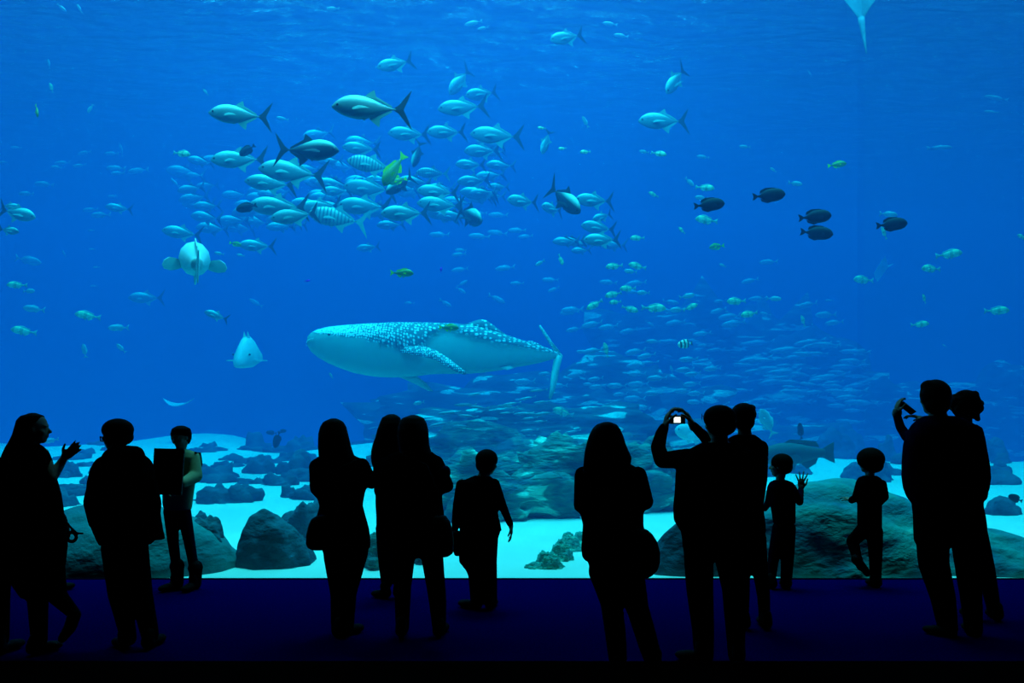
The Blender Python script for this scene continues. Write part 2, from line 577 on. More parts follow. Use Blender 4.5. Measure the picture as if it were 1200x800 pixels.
# string of coral heads on the bright sand
for i, (px, br, wp, hp, ls) in enumerate([(630, 677, 40, 24, 'lowest coral head at the front of the string, by the window'), (647, 672, 30, 30, 'second coral head from the front of the string'),
                                          (641, 662, 28, 24, 'crinkled coral head midway up the left of the string'), (658, 658, 32, 30, 'bluish coral head midway up the string'),
                                          (668, 646, 36, 24, 'upper coral head of the string below the reef'), (682, 638, 36, 22, 'topmost coral head of the string beside the woman\'s elbow')]):
    rock('coral_head', px, br, wp, hp * .72, M['coral'], ls, 70 + i, rough=.20, sub=5, cat='coral', group='string of coral heads on the sand', freq=1.9, deep=.9)


# ------------------------------------------------------------------ fish
def tube_rings(rings, n=12, power=2.0):
    """rings: (x, zc, halfz, halfy) from nose to tail; returns V, F of a closed loft"""
    V, Fc = [], []
    for (x, zc, hz, hy) in rings:
        for k in range(n):
            a = 2 * PI * k / n
            c, s = math.cos(a), math.sin(a)
            V.append((x, hy * math.copysign(abs(c) ** (2 / power), c), zc + hz * math.copysign(abs(s) ** (2 / power), s)))
    m_ = len(rings)
    for i in range(m_ - 1):
        for k in range(n):
            a, b_ = i * n + k, i * n + (k + 1) % n
            Fc.append((a, b_, b_ + n, a + n))
    Fc.append(tuple(range(n)))
    Fc.append(tuple((m_ - 1) * n + k for k in range(n)))
    return V, Fc


def fin_vf(pts, th=.006, plane='xz', root=None):
    """flat-sided fin of real thickness, thinner towards its edge; pts in order"""
    V, Fc = [], []
    n = len(pts)
    cx = sum(p[0] for p in pts) / n
    cz = sum(p[1] for p in pts) / n
    for s in (-1, 1):
        for (a, b_) in pts:
            V.append((a, s * th * .35, b_))
        V.append((cx, s * th, cz))
    for k in range(n):
        k2 = (k + 1) % n
        Fc.append((k, k2, n))
        Fc.append((n + 1 + k2, n + 1 + k, 2 * n + 1))
        Fc.append((k, n + 1 + k, n + 1 + k2, k2))
    return V, Fc


def merge(*vfs):
    V, Fc = [], []
    for v, f in vfs:
        o = len(V)
        V += list(v)
        Fc += [tuple(i + o for i in t) for t in f]
    return V, Fc


def xf(vf, mat):
    return [tuple(mat @ Vector(v)) for v in vf[0]], vf[1]


def body_profile(kind):
    if kind == 'jack':
        top = [(0, .006), (.015, .028), (.045, .062), (.09, .098), (.15, .130), (.22, .152), (.31, .160), (.41, .146), (.52, .108), (.62, .062), (.70, .030), (.755, .013), (.80, .010)]
        bot = [(0, .006), (.015, .026), (.045, .050), (.09, .078), (.15, .106), (.22, .130), (.31, .146), (.41, .142), (.52, .106), (.62, .062), (.70, .029), (.755, .013), (.80, .010)]
        wd = .46
    elif kind == 'pale':
        top = [(0, .008), (.04, .05), (.12, .095), (.25, .13), (.4, .13), (.55, .1), (.7, .055), (.8, .02), (.85, .016)]
        bot = [(0, .008), (.04, .045), (.12, .09), (.25, .125), (.4, .125), (.55, .095), (.7, .05), (.8, .02), (.85, .016)]
        wd = .42
    elif kind == 'grunt':
        top = [(0, .01), (.04, .07), (.12, .14), (.22, .175), (.35, .17), (.5, .13), (.65, .08), (.76, .04), (.84, .03)]
        bot = [(0, .01), (.04, .05), (.12, .10), (.22, .135), (.35, .14), (.5, .115), (.65, .07), (.76, .035), (.84, .03)]
        wd = .42
    elif kind == 'surgeon':
        top = [(0, .01), (.03, .08), (.1, .15), (.22, .2), (.4, .21), (.55, .185), (.68, .12), (.76, .05), (.84, .025)]
        bot = [(0, .01), (.03, .06), (.1, .13), (.22, .18), (.4, .2), (.55, .18), (.68, .115), (.76, .05), (.84, .025)]
        wd = .3
    else:   # grouper
        top = [(0, .02), (.04, .07), (.12, .12), (.25, .15), (.4, .15), (.55, .125), (.7, .085), (.8, .06), (.86, .055)]
        bot = [(0, .02), (.04, .07), (.12, .11), (.25, .14), (.4, .14), (.55, .115), (.7, .08), (.8, .055), (.86, .055)]
        wd = .7
    return top, bot, wd


def fish_meshes(kind, mats, small):
    top, bot, wd = body_profile(kind)
    rings = []
    for (t, a), (_, b_) in zip(top, bot):
        hz = (a + b_) / 2
        zc = (a - b_) / 2
        rings.append((.5 - t, zc, hz, hz * wd))
    body = tube_rings(rings, 12 if not small else 8)
    if kind in ('jack',):
        tail = fin_vf([(-.27, .010), (-.335, .055), (-.41, .15), (-.50, .255), (-.455, .13), (-.395, .035), (-.385, 0), (-.395, -.035), (-.455, -.13), (-.50, -.255), (-.41, -.15), (-.335, -.055), (-.27, -.010)], .007)
        dorsal = fin_vf([(.10, .14), (.04, .19), (-.03, .235), (-.01, .17), (-.10, .125), (-.25, .04), (-.25, .01), (-.08, .09), (.08, .13)], .005)
        anal = fin_vf([(.04, -.13), (-.02, -.185), (-.09, -.235), (-.07, -.15), (-.25, -.035), (-.25, -.01), (-.08, -.08)], .005)
        pec = fin_vf([(.0, .014), (-.08, .025), (-.17, -.02), (-.24, -.075), (-.13, -.04), (.0, -.018)], .005)
        pm = Matrix.Translation((.24, .075, -.035)) @ Matrix.Rotation(R(-28), 4, 'Z') @ Matrix.Rotation(R(22), 4, 'X') @ Matrix.Rotation(R(10), 4, 'Y')
        pelv = fin_vf([(.14, -.12), (.10, -.16), (.06, -.13)], .004)
    elif kind == 'pale':
        tail = fin_vf([(-.32, .014), (-.41, .07), (-.5, .14), (-.44, .0), (-.5, -.14), (-.41, -.07), (-.32, -.014)], .007)
        dorsal = fin_vf([(.15, .115), (.05, .16), (-.15, .11), (-.25, .05), (-.1, .08)], .005)
        anal = fin_vf([(-.02, -.11), (-.08, -.14), (-.22, -.07), (-.2, -.05)], .005)
        pec = fin_vf([(.0, .015), (-.1, .02), (-.12, -.02), (.0, -.015)], .004)
        pm = Matrix.Translation((.22, .05, -.03)) @ Matrix.Rotation(R(-28), 4, 'Z')
        pelv = None
    elif kind == 'grunt':
        tail = fin_vf([(-.33, .028), (-.42, .08), (-.5, .13), (-.47, .0), (-.5, -.13), (-.42, -.08), (-.33, -.028)], .008)
        dorsal = fin_vf([(.28, .15), (.2, .215), (.05, .21), (-.08, .16), (-.2, .13), (-.26, .06), (-.1, .1), (.15, .15)], .006)
        anal = fin_vf([(.02, -.12), (-.05, -.19), (-.16, -.13), (-.24, -.05), (-.1, -.08)], .006)
        pec = fin_vf([(.0, .02), (-.1, .04), (-.14, -.03), (.0, -.03)], .005)
        pm = Matrix.Translation((.2, .055, -.02)) @ Matrix.Rotation(R(-30), 4, 'Z')
        pelv = fin_vf([(.16, -.12), (.06, -.2), (.04, -.13)], .005)
    elif kind == 'surgeon':
        tail = fin_vf([(-.33, .022), (-.42, .09), (-.5, .12), (-.46, .0), (-.5, -.12), (-.42, -.09), (-.33, -.022)], .007)
        dorsal = fin_vf([(.3, .17), (.15, .235), (-.1, .24), (-.25, .17), (-.28, .07), (-.1, .15), (.2, .18)], .006)
        anal = fin_vf([(.1, -.19), (-.05, -.235), (-.22, -.17), (-.27, -.07), (-.1, -.14)], .006)
        pec = fin_vf([(.0, .025), (-.11, .03), (-.12, -.03), (.0, -.025)], .005)
        pm = Matrix.Translation((.24, .05, -.02)) @ Matrix.Rotation(R(-30), 4, 'Z')
        pelv = None
    else:
        tail = fin_vf([(-.33, .05), (-.42, .10), (-.5, .135), (-.485, 0), (-.5, -.135), (-.42, -.10), (-.33, -.05)], .012)
        dorsal = fin_vf([(.22, .135), (.1, .19), (-.12, .17), (-.25, .15), (-.3, .07), (-.1, .11), (.1, .14)], .008)
        anal = fin_vf([(-.04, -.12), (-.12, -.19), (-.24, -.13), (-.27, -.06), (-.1, -.1)], .008)
        pec = fin_vf([(.0, .03), (-.06, .055), (-.12, .065), (-.17, .04), (-.19, .0), (-.17, -.035), (-.11, -.05), (-.05, -.045), (.0, -.03)], .010)
        pm = Matrix.Translation((.2, .085, -.05)) @ Matrix.Rotation(R(-40), 4, 'Z')
        pelv = fin_vf([(.16, -.13), (.06, -.21), (.03, -.13)], .006)
    p1 = xf(pec, pm)
    p2 = ([(x, -y, z) for x, y, z in p1[0]], p1[1])
    if small:
        vf = merge(body, tail, dorsal, anal, p1, p2, *([pelv] if pelv else []))
        me = mesh_of(kind + '_fish', vf[0], vf[1], mats[0], True)
        if len(mats) > 1:
            me.materials.append(mats[1])
            nb = len(body[1])
            for i, pl in enumerate(me.polygons):
                if nb <= i < nb + len(tail[1]) + len(dorsal[1]):
                    pl.material_index = 1
        return {'body': me}
    out = {'body': mesh_of(kind + '_body', *body, mats[0], True)}
    out['tail_fin'] = mesh_of('tail_fin', *tail, mats[1])
    out['dorsal_fin'] = mesh_of('dorsal_fin', *dorsal, mats[2 if len(mats) > 2 else 1])
    out['anal_fin'] = mesh_of('anal_fin', *(merge(anal, pelv) if pelv else anal), mats[2 if len(mats) > 2 else 1])
    out['pectoral_fin'] = mesh_of('pectoral_fin', *p1, mats[2 if len(mats) > 2 else 1])
    out['pectoral_fin_'] = mesh_of('pectoral_fin', *p2, mats[2 if len(mats) > 2 else 1])
    for s in (-1, 1):
        bm = bmesh.new()
        ez, et = (.02, .07)
        hy = .05 * wd * 1.55 if kind != 'surgeon' else .034
        bmesh.ops.create_icosphere(bm, subdivisions=2, radius=.016, matrix=Matrix.Translation((.5 - et, s * hy, ez)))
        me = bpy.data.meshes.new('eye')
        bm.to_mesh(me)
        bm.free()
        me.materials.append(M['eye'])
        out['eye' if s < 0 else 'eye_'] = me
    return out


KINDS = {
    'J': fish_meshes('jack', [M['jack'], M['jack_fin'], M['pale_fin']], False),
    'Jb': fish_meshes('jack', [M['jack_bar'], M['pale_fin']], False),
    'Jd': fish_meshes('jack', [M['jack_dark'], M['jack_fin']], False),
    'Js': fish_meshes('jack', [M['jack'], M['jack_fin']], True),
    'P': fish_meshes('pale', [M['pale']], True),
    'G': fish_meshes('grunt', [M['grunt'], M['pale_fin']], True),
    'Gg': fish_meshes('grunt', [M['grunt_green'], M['yellow_fin']], False),
    'S': fish_meshes('surgeon', [M['surgeon'], M['surgeon']], False),
    'B': fish_meshes('surgeon', [M['band']], True),
    'V': fish_meshes('grunt', [M['violet']], True),
    'O': fish_meshes('grouper', [M['grouper'], M['grouper']], False),
    'W': fish_meshes('grouper', [M['ghost'], M['ghost']], False),
}
NAMES = {'J': 'jack_fish', 'Jb': 'jack_fish', 'Jd': 'jack_fish', 'Js': 'jack_fish', 'P': 'schooling_fish', 'G': 'grunt_fish', 'Gg': 'grunt_fish', 'S': 'surgeonfish', 'B': 'banded_fish',
         'V': 'violet_fish', 'O': 'grouper', 'W': 'grouper'}


def orient(yaw, pitch, roll=0):
    f = Vector((math.cos(yaw) * math.cos(pitch), math.sin(yaw) * math.cos(pitch), math.sin(pitch)))
    side = Vector((0, 0, 1)).cross(f)
    if side.length < 1e-3:
        side = Vector((0, 1, 0))
    side.normalize()
    up = f.cross(side)
    m_ = Matrix((f, side, up)).transposed()
    return m_ @ Matrix.Rotation(roll, 3, 'X')


placed = []


def fish(kind, px, py, L, d, Y, pitch=0, yo=0, label=None, group=None, roll=0, tall=1, wide=1):
    """d: 'L'/'R' way it swims, yo: turned towards the window in degrees, L: length it shows in px"""
    zmax = 9.7
    if py < 470:
        Y = min(Y, (zmax - H) * F / (470 - py))
    elif py > 500:
        Y = min(Y, 2.0 / ((py - 470) / 1000 + .055))
    k0 = L * .5 / F
    for t_ in range(24):
        q = P(px, py, Y)
        rr = k0 * Y
        if all((q - b_).length > (rr + c_) * .62 for b_, c_ in placed):
            break
        Y2 = Y + (.22 if t_ % 2 == 0 else -.22) * (t_ + 1)
        if Y2 > 9.2 and (py >= 470 or Y2 < (zmax - H) * F / (470 - py)):
            Y = Y2
    placed.append((P(px, py, Y), k0 * Y))
    pos = P(px, py, Y)
    cy = max(.35, abs(math.cos(R(yo))))
    Lm = L * Y / F / (cy if abs(pitch) < 60 else 1)
    yaw = R(180 + yo) if d == 'L' else R(-yo)
    ms = KINDS[kind]
    root = bpy.data.objects.new(NAMES[kind], ms['body'])
    C.objects.link(root)
    root.location = pos
    root.rotation_mode = 'QUATERNION'
    root.rotation_quaternion = orient(yaw, R(pitch), R(roll)).to_quaternion()
    root.scale = (Lm, Lm * wide, Lm * tall)
    for k2, me in ms.items():
        if k2 == 'body':
            continue
        c = bpy.data.objects.new(k2.rstrip('_'), me)
        C.objects.link(c)
        c.parent = root
        if k2 == 'tail_fin' and kind in ('J', 'Gg'):
            c['label'] = 'dark forked tail fin' if kind == 'J' else 'yellow tail fin'
    props(root, label, 'fish', group)
    return root


JG = 'silvery jacks in the school above the whale shark'
#       kind px  py  L  dir  Y   pitch yaw label
JACKS = [
    ('J', 436, 127, 92, 'L', 11, 0, 8, 'largest silvery jack with black forked tail, swimming above the school'),
    ('J', 282, 135, 72, 'L', 12, 2, 8, 'silvery jack with raised tail at the upper left, ahead of the school'),
    ('Jd', 359, 176, 80, 'R', 12, -4, 10, 'dark-sided jack facing right among silvery ones facing left'),
    ('J', 464, 75, 44, 'L', 16, -20, 25, 'silvery jack alone above the black-tailed jack'),
    ('J', 665, 44, 44, 'L', 16, -18, 25, 'topmost silvery jack near the water surface'),
    ('J', 792, 94, 40, 'L', 16, -48, 40, 'jack diving steeply, upper right of the school'),
    ('J', 778, 142, 62, 'L', 15, -3, 10, 'silvery jack alone right of the school, below the diving jack'),
    ('J', 539, 95, 36, 'L', 18, -50, 45, 'jack diving with its thin tail up, at the top of the school'),
    ('J', 565, 110, 40, 'L', 18, -16, 30, 'silvery jack just right of the diving one at the school top'),
    ('J', 543, 126, 60, 'L', 16, -8, 12, 'plump jack with forked tail below the school\'s topmost fish'),
    ('J', 524, 155, 46, 'L', 17, -8, 25, 'rounded jack under the plump fork-tailed jack'),
    ('J', 480, 157, 48, 'L', 17, -6, 25, 'jack right under the tail of the largest black-tailed jack'),
    ('J', 583, 159, 64, 'L', 16, 0, 10, 'jack at the right edge of the school with open forked tail'),
    ('J', 566, 177, 44, 'L', 18, -8, 25, 'jack tucked below the one with the open forked tail'),
    ('J', 552, 193, 36, 'L', 19, -4, 20, 'small jack low behind the right edge of the school'),
    ('J', 556, 212, 40, 'L', 19, -8, 20, 'jack with pale tail in the right column of the school'),
    ('J', 281, 187, 66, 'L', 14, -3, 8, 'long silvery jack under the small dark fish at the school\'s left end'),
    ('J', 344, 202, 80, 'L', 13.5, 5, 8, 'big jack in front at the left of the school, flank shining'),
    ('J', 318, 215, 60, 'L', 14.5, 3, 10, 'jack half behind the big shining jack on the left'),
    ('J', 424, 174, 44, 'L', 17, 0, 15, 'pale jack right behind the head of the dark-sided jack'),
    ('Jb', 437, 194, 60, 'L', 15, 8, 12, 'barred jack left of the bright green fish'),
    ('Jd', 489, 180, 34, 'L', 16, -74, 20, 'dark jack diving straight down beside the green fish'),
    ('Jd', 469, 216, 36, 'L', 14, -35, 40, 'dark jack turning away just below the bright green fish'),
    ('Jb', 508, 203, 40, 'L', 18, 0, 10, 'barred jack with pale tail right of the green fish'),
    ('J', 514, 225, 50, 'L', 16, 0, 15, 'jack in the middle right of the school with raised dorsal fin'),
    ('J', 434, 221, 62, 'L', 17, 2, 10, 'bright-backed jack at the centre of the school'),
    ('J', 395, 224, 36, 'L', 18, -4, 15, 'half hidden jack at the centre left of the school'),
    ('J', 327, 242, 70, 'L', 14.5, 0, 8, 'broad jack low on the left of the school'),
    ('J', 346, 253, 56, 'L', 14, -10, 12, 'jack overlapping the broad low one, tail pointing down right'),
    ('J', 376, 242, 48, 'L', 16, -8, 20, 'round-bodied jack low in the centre left'),
    ('J', 428, 242, 64, 'L', 16, 0, 10, 'jack low in the centre of the school, tail to the dark gap'),
    ('Jb', 397, 256, 70, 'L', 15, 8, 10, 'lowest barred jack under the centre of the school'),
    ('J', 476, 250, 58, 'L', 14.5, -4, 15, 'jack with curved dark tail low right of centre'),
    ('J', 517, 240, 56, 'L', 16, 2, 10, 'jack with bright back at the lower right of the school'),
    ('Jd', 550, 252, 34, 'R', 15, -25, 60, 'dark jack turned away at the lower right corner of the school'),
    ('J', 613, 236, 38, 'L', 17, -3, 35, 'round jack alone between the school and the dark fork-tailed one'),
    ('Jd', 661, 233, 44, 'R', 13, -38, 50, 'dark jack seen from behind, black forked tail to the left'),
    ('J', 697, 235, 48, 'L', 16, -2, 20, 'silvery jack just right of the dark fork-tailed one'),
    ('J', 640, 166, 32, 'L', 17, -72, 20, 'slim jack diving straight down between two small pale fish'),
    ('J', 647, 245, 26, 'L', 18, 0, 50, 'jack almost head-on behind the dark fork-tailed one'),
    ('J', 706, 254, 26, 'L', 18, -20, 30, 'small jack above the pair at the right of the school'),
    ('J', 702, 267, 44, 'L', 17, 3, 20, 'upper jack of the pair right of the school'),
    ('J', 706, 281, 46, 'L', 15.5, -3, 12, 'lower jack of the pair right of the school, tail fin pale'),
    ('J', 302, 288, 42, 'L', 17, 0, 15, 'jack alone below the left end of the school'),
    ('J', 214, 273, 46, 'L', 17, 6, 10, 'jack at the far left, above the big pale grouper'),
    ('J', 432, 290, 28, 'L', 22, -8, 10, 'small hazy jack alone above the whale shark'),
    ('J', 172, 349, 42, 'L', 22, 0, 5, 'hazy silvery jack alone at the left below the pale grouper'),
    ('J', 254, 370, 28, 'L', 16, 18, 15, 'small bright jack with forked tail above the head-on fish'),
    ('J', 20, 250, 50, 'R', 14, -14, 10, 'slim bright jack at the left edge swimming right'),
    ('J', 12, 242, 26, 'R', 15, -8, 10, 'small green-backed fish behind the slim jack at the left edge'),
    ('J', 10, 270, 28, 'R', 14, -10, 10, 'short plump bright fish at the left edge below the slim jack'),
    ('J', 140, 244, 30, 'L', 20, 4, 15, 'hazy jack with visible fins in the group at the upper left'),
]
for k_ in JACKS:
    kind, px, py, L, d, Y, pi_, yo, lb = k_
    fish(kind, px, py, L, d, Y, pi_, yo, lb, JG if 180 < px < 730 and 60 < py < 300 else None)

# distant jacks that fill the school
rnd = random.Random(5)
n = 0
for (cx_, cy_, ax, ay, cnt, y0, y1, L0) in ((262, 228, 70, 42, 22, 21, 27, 40), (430, 185, 90, 45, 14, 20, 25, 40), (450, 235, 120, 30, 20, 19, 24, 46), (690, 286, 34, 8, 7, 19, 22, 30), (565, 200, 28, 45, 9, 20, 23, 34),
                                            (330, 255, 60, 20, 8, 20, 26, 42)):
    for i in range(cnt):
        a, r_ = rnd.uniform(0, 2 * PI), math.sqrt(rnd.random())
        fish('Js', cx_ + ax * r_ * math.cos(a), cy_ + ay * r_ * math.sin(a), L0 * rnd.uniform(.75, 1.15), 'L', rnd.uniform(y0, y1), rnd.uniform(-8, 8), rnd.uniform(-10, 25),
             {262: 'hazy pale jack in the crowded faint group at the school\'s left end', 430: 'hazy pale jack deep behind the upper middle of the school', 450: 'hazy pale jack deep behind the lower half of the school',
              690: 'small hazy jack in the tight line right of the school', 565: 'hazy jack in the faint column at the school\'s right', 330: 'hazy pale jack below the lower left of the school'}[cx_],
             {262: 'faint jacks at the left end of the school', 430: 'faint jacks behind the upper school', 450: 'faint jacks behind the lower school', 690: 'faint line of jacks right of the school',
              565: 'faint jacks at the right of the school', 330: 'faint jacks below the school\'s lower left'}[cx_])

fish('Gg', 462, 199, 44, 'L', 12.5, -58, 20, 'bright green fish with yellow tail diving in the middle of the school')
fish('Gg', 466, 212, 22, 'L', 13, -20, 20, 'small green fish with yellow fins right under the bright green diving fish')
fish('S', 290, 176, 20, 'L', 13.5, -40, 30, 'small dark fish in front of the long jack\'s back')
fish('S', 289, 243, 22, 'L', 13, -20, 30, 'small dark fish at the lower left of the jack school')
fish('Gg', 276, 286, 16, 'R', 15, -15, 10, 'small dark green fish above the big pale grouper\'s right')
fish('Gg', 471, 320, 28, 'R', 12, -3, 5, 'dark green fish with yellow tail between school and whale shark')
fish('Gg', 526, 384, 24, 'R', 12.8, -3, 5, 'green fish swimming right along the whale shark\'s back')
fish('Gg', 981, 193, 22, 'R', 13, 6, 5, 'dark green fish facing right at the upper right')
fish('Gg', 43, 130, 18, 'R', 12, -70, 40, 'dark green upright fish high at the left')
fish('Gg', 840, 289, 20, 'L', 15, -12, 20, 'dim green fish under the leftmost dark surgeonfish')
# dark surgeonfish
for px, py, L, Y, lb in ((831, 240, 36, 11, 'leftmost dark surgeonfish, close under two pale fish'), (901, 229, 38, 11, 'dark surgeonfish swimming alone above the pair'),
                         (955, 254, 38, 11, 'upper dark surgeonfish of the close pair'), (957, 273, 38, 11, 'lower dark surgeonfish of the close pair'),
                         (1045, 263, 36, 11, 'rightmost dark surgeonfish, with a pale fish above it')):
    fish('S', px, py, L, 'R', Y, 4 if py != 273 else -6, 5, lb, 'dark surgeonfish at the right')
fish('S', 325, 515, 20, 'L', 15, -75, 20, 'dark oval fish hanging upright over the far left sand')
fish('S', 318, 507, 12, 'L', 18, 5, 10, 'faint dark fish left of the upright dark fish')
fish('S', 331, 505, 10, 'R', 18, 5, 10, 'faint dark fish above the upright dark fish')
fish('S', 938, 505, 20, 'L', 14, 80, 20, 'thin dark fish standing upright above the grouper')
fish('S', 255, 611, 14, 'L', 9.6, 60, 20, 'dark leaf-like fish over the bright sand by the large boulder')
fish('S', 1190, 584, 20, 'L', 10.5, 20, 10, 'dark fish over bright sand at the right edge')
fish('B', 803, 403, 20, 'L', 12, -8, 30, 'white fish with dark bands right of the schooling fish')

GR = [(213, 180, 22, 'R', -10, 'bright green-white fish left of the jack school, facing right'),
      (106, 127, 12, 'L', -60, 'tiny pale upright fish high at the left'), (635, 150, 10, 'L', 0, 'tiny bright fish just above the slim diving jack'),
      (659, 174, 10, 'L', -8, 'tiny bright fish right of the slim diving jack'), (686, 178, 13, 'L', -6, 'tiny bright fish further right of the slim diving jack'),
      (686, 143, 15, 'L', 60, 'small pale upright fish between the school and the lone jack'), (755, 178, 12, 'L', 5, 'small pale fish left in the pair below the lone jack'),
      (772, 180, 18, 'R', -12, 'green fish right in the pair below the lone jack'), (808, 213, 14, 'R', -45, 'small pale fish tilted head-down above the leftmost surgeonfish'),
      (826, 220, 22, 'R', -8, 'greenish fish close above the leftmost surgeonfish'), (822, 232, 16, 'L', 5, 'pale fish touching the leftmost surgeonfish'),
      (766, 228, 13, 'L', 20, 'small bright fish left of the leftmost surgeonfish'), (799, 270, 11, 'L', 40, 'tiny green fish down left of the leftmost surgeonfish'),
      (747, 279, 18, 'L', -4, 'bright fish alone right of the pair of jacks'), (828, 258, 28, 'L', 4, 'yellow-green fish directly below the leftmost surgeonfish'),
      (847, 311, 9, 'L', 20, 'tiny pale fish below the dim green fish'), (633, 308, 13, 'L', -30, 'small striped fish under the line of pale fish'),
      (657, 304, 14, 'R', -70, 'small green upright fish right of the striped one'),
      (720, 312, 21, 'L', -8, 'fish at the upper left of the yellow-green cluster'), (747, 312, 22, 'L', 10, 'fish at the upper right of the yellow-green cluster'),
      (739, 318, 16, 'L', 4, 'pale fish overlapping the upper right one of the cluster'), (736, 338, 20, 'L', -4, 'green fish in the centre of the yellow-green cluster'),
      (719, 345, 21, 'L', -14, 'fish left of centre in the yellow-green cluster'), (754, 343, 16, 'L', 0, 'pale rounded fish at the right of the cluster'),
      (721, 354, 15, 'L', -8, 'small striped fish low in the cluster'), (738, 362, 20, 'R', -18, 'dim green fish facing right, lowest of the cluster'),
      (697, 357, 22, 'L', -30, 'bright fish tilted nose up left of the cluster'), (766, 361, 28, 'R', -4, 'bright yellow-green fish with dim tail facing right'),
      (794, 363, 19, 'L', -4, 'pale fish facing the bright yellow-green one'), (805, 347, 18, 'R', 10, 'dim green fish above the pale one at the cluster\'s right end'),
      (809, 360, 18, 'R', 20, 'dim green fish low at the cluster\'s right end'), (863, 353, 24, 'L', -4, 'bright yellow-green fish near the middle right, facing left'),
      (878, 368, 22, 'L', -12, 'rounder bright fish below right of the yellow-green one'), (907, 350, 17, 'R', -4, 'small green fish facing right beside a pale one'),
      (941, 376, 14, 'L', 70, 'tiny green upright fish over the hazy reef'), (932, 215, 16, 'R', -10, 'small pale fish right above the lone surgeonfish'),
      (906, 199, 9, 'L', 30, 'tiny pale fish above the lone surgeonfish'), (1041, 251, 20, 'R', -8, 'pale fish close above the rightmost surgeonfish'),
      (1036, 273, 16, 'L', 65, 'dim green fish upright under the rightmost surgeonfish'), (1012, 328, 26, 'L', 2, 'yellow-green fish at the tip of the faint ray'),
      (1112, 298, 29, 'R', 6, 'bright yellow-green fish at the right, facing right'), (1091, 315, 25, 'L', 0, 'yellow-green fish below left of the one facing right'),
      (1168, 364, 27, 'R', 0, 'green fish near the right edge facing right'), (1078, 380, 20, 'R', 4, 'dim green fish low at the right'),
      (1083, 350, 12, 'L', 70, 'tiny bright upright fish at the right'), (1198, 278, 14, 'L', 20, 'small bright fish cut by the right edge'),
      (20, 334, 22, 'L', 0, 'green fish highest of the group at the left edge'), (34, 341, 16, 'R', 0, 'pale spotted fish behind the highest green one at the left edge'),
      (40, 362, 24, 'L', 6, 'pale green fish in the middle of the left edge group'), (28, 388, 28, 'L', 8, 'green fish lowest of the group at the left edge'),
      (103, 370, 28, 'L', 8, 'green fish right of the left edge group'), (139, 384, 23, 'L', -2, 'bright pale fish with forked tail right of the green one'),
      (142, 408, 14, 'L', 45, 'pale round fish under the bright pale fork-tailed one'), (99, 411, 17, 'L', 80, 'thin pale upright fish at the left'),
      (710, 410, 18, 'L', 75, 'dim green upright fish above the schooling fish'), (257, 297, 11, 'L', 10, 'tiny pale fish right of the pale grouper\'s head'),
      (282, 299, 9, 'L', 10, 'tiny pale fish further right of the pale grouper'), (491, 472, 13, 'L', -10, 'small bright pale fish below the whale shark\'s belly'),
      (60, 516, 17, 'L', -10, 'pale fish by the chin of the woman in profile'), (590, 541, 22, 'L', 50, 'pale fish tilted beside the boy\'s head'),
      (241, 108, 9, 'L', 50, 'tiny pale fish high above the left jack'), (60, 103, 12, 'L', 70, 'faint tiny upright fish high at the left'),
      (388, 440, 8, 'L', 60, 'tiny pale fish below the whale shark\'s head'), (660, 483, 26, 'L', 15, 'hazy fish hanging below the whale shark tail')]
for (px, py, L, d, pi_, lb) in GR:
    faint = 'faint' in lb or 'hazy' in lb or 'pale' in lb
    fish('G' if 'pale' not in lb else 'P', px, py, L, d, (15 if py > 200 else 14) if not faint else 17, pi_, 12, lb, 'yellow-green cluster right of the whale shark' if 'cluster' in lb else None,
         tall=1.0 if 'pale' not in lb else 1.25)
fish('V', 360, 329, 7, 'R', 12, 10, 0, 'tiny violet fish left of the dark green yellow-tailed fish')
fish('V', 517, 316, 7, 'R', 12, 80, 0, 'tiny violet fish right of the dark green yellow-tailed fish')

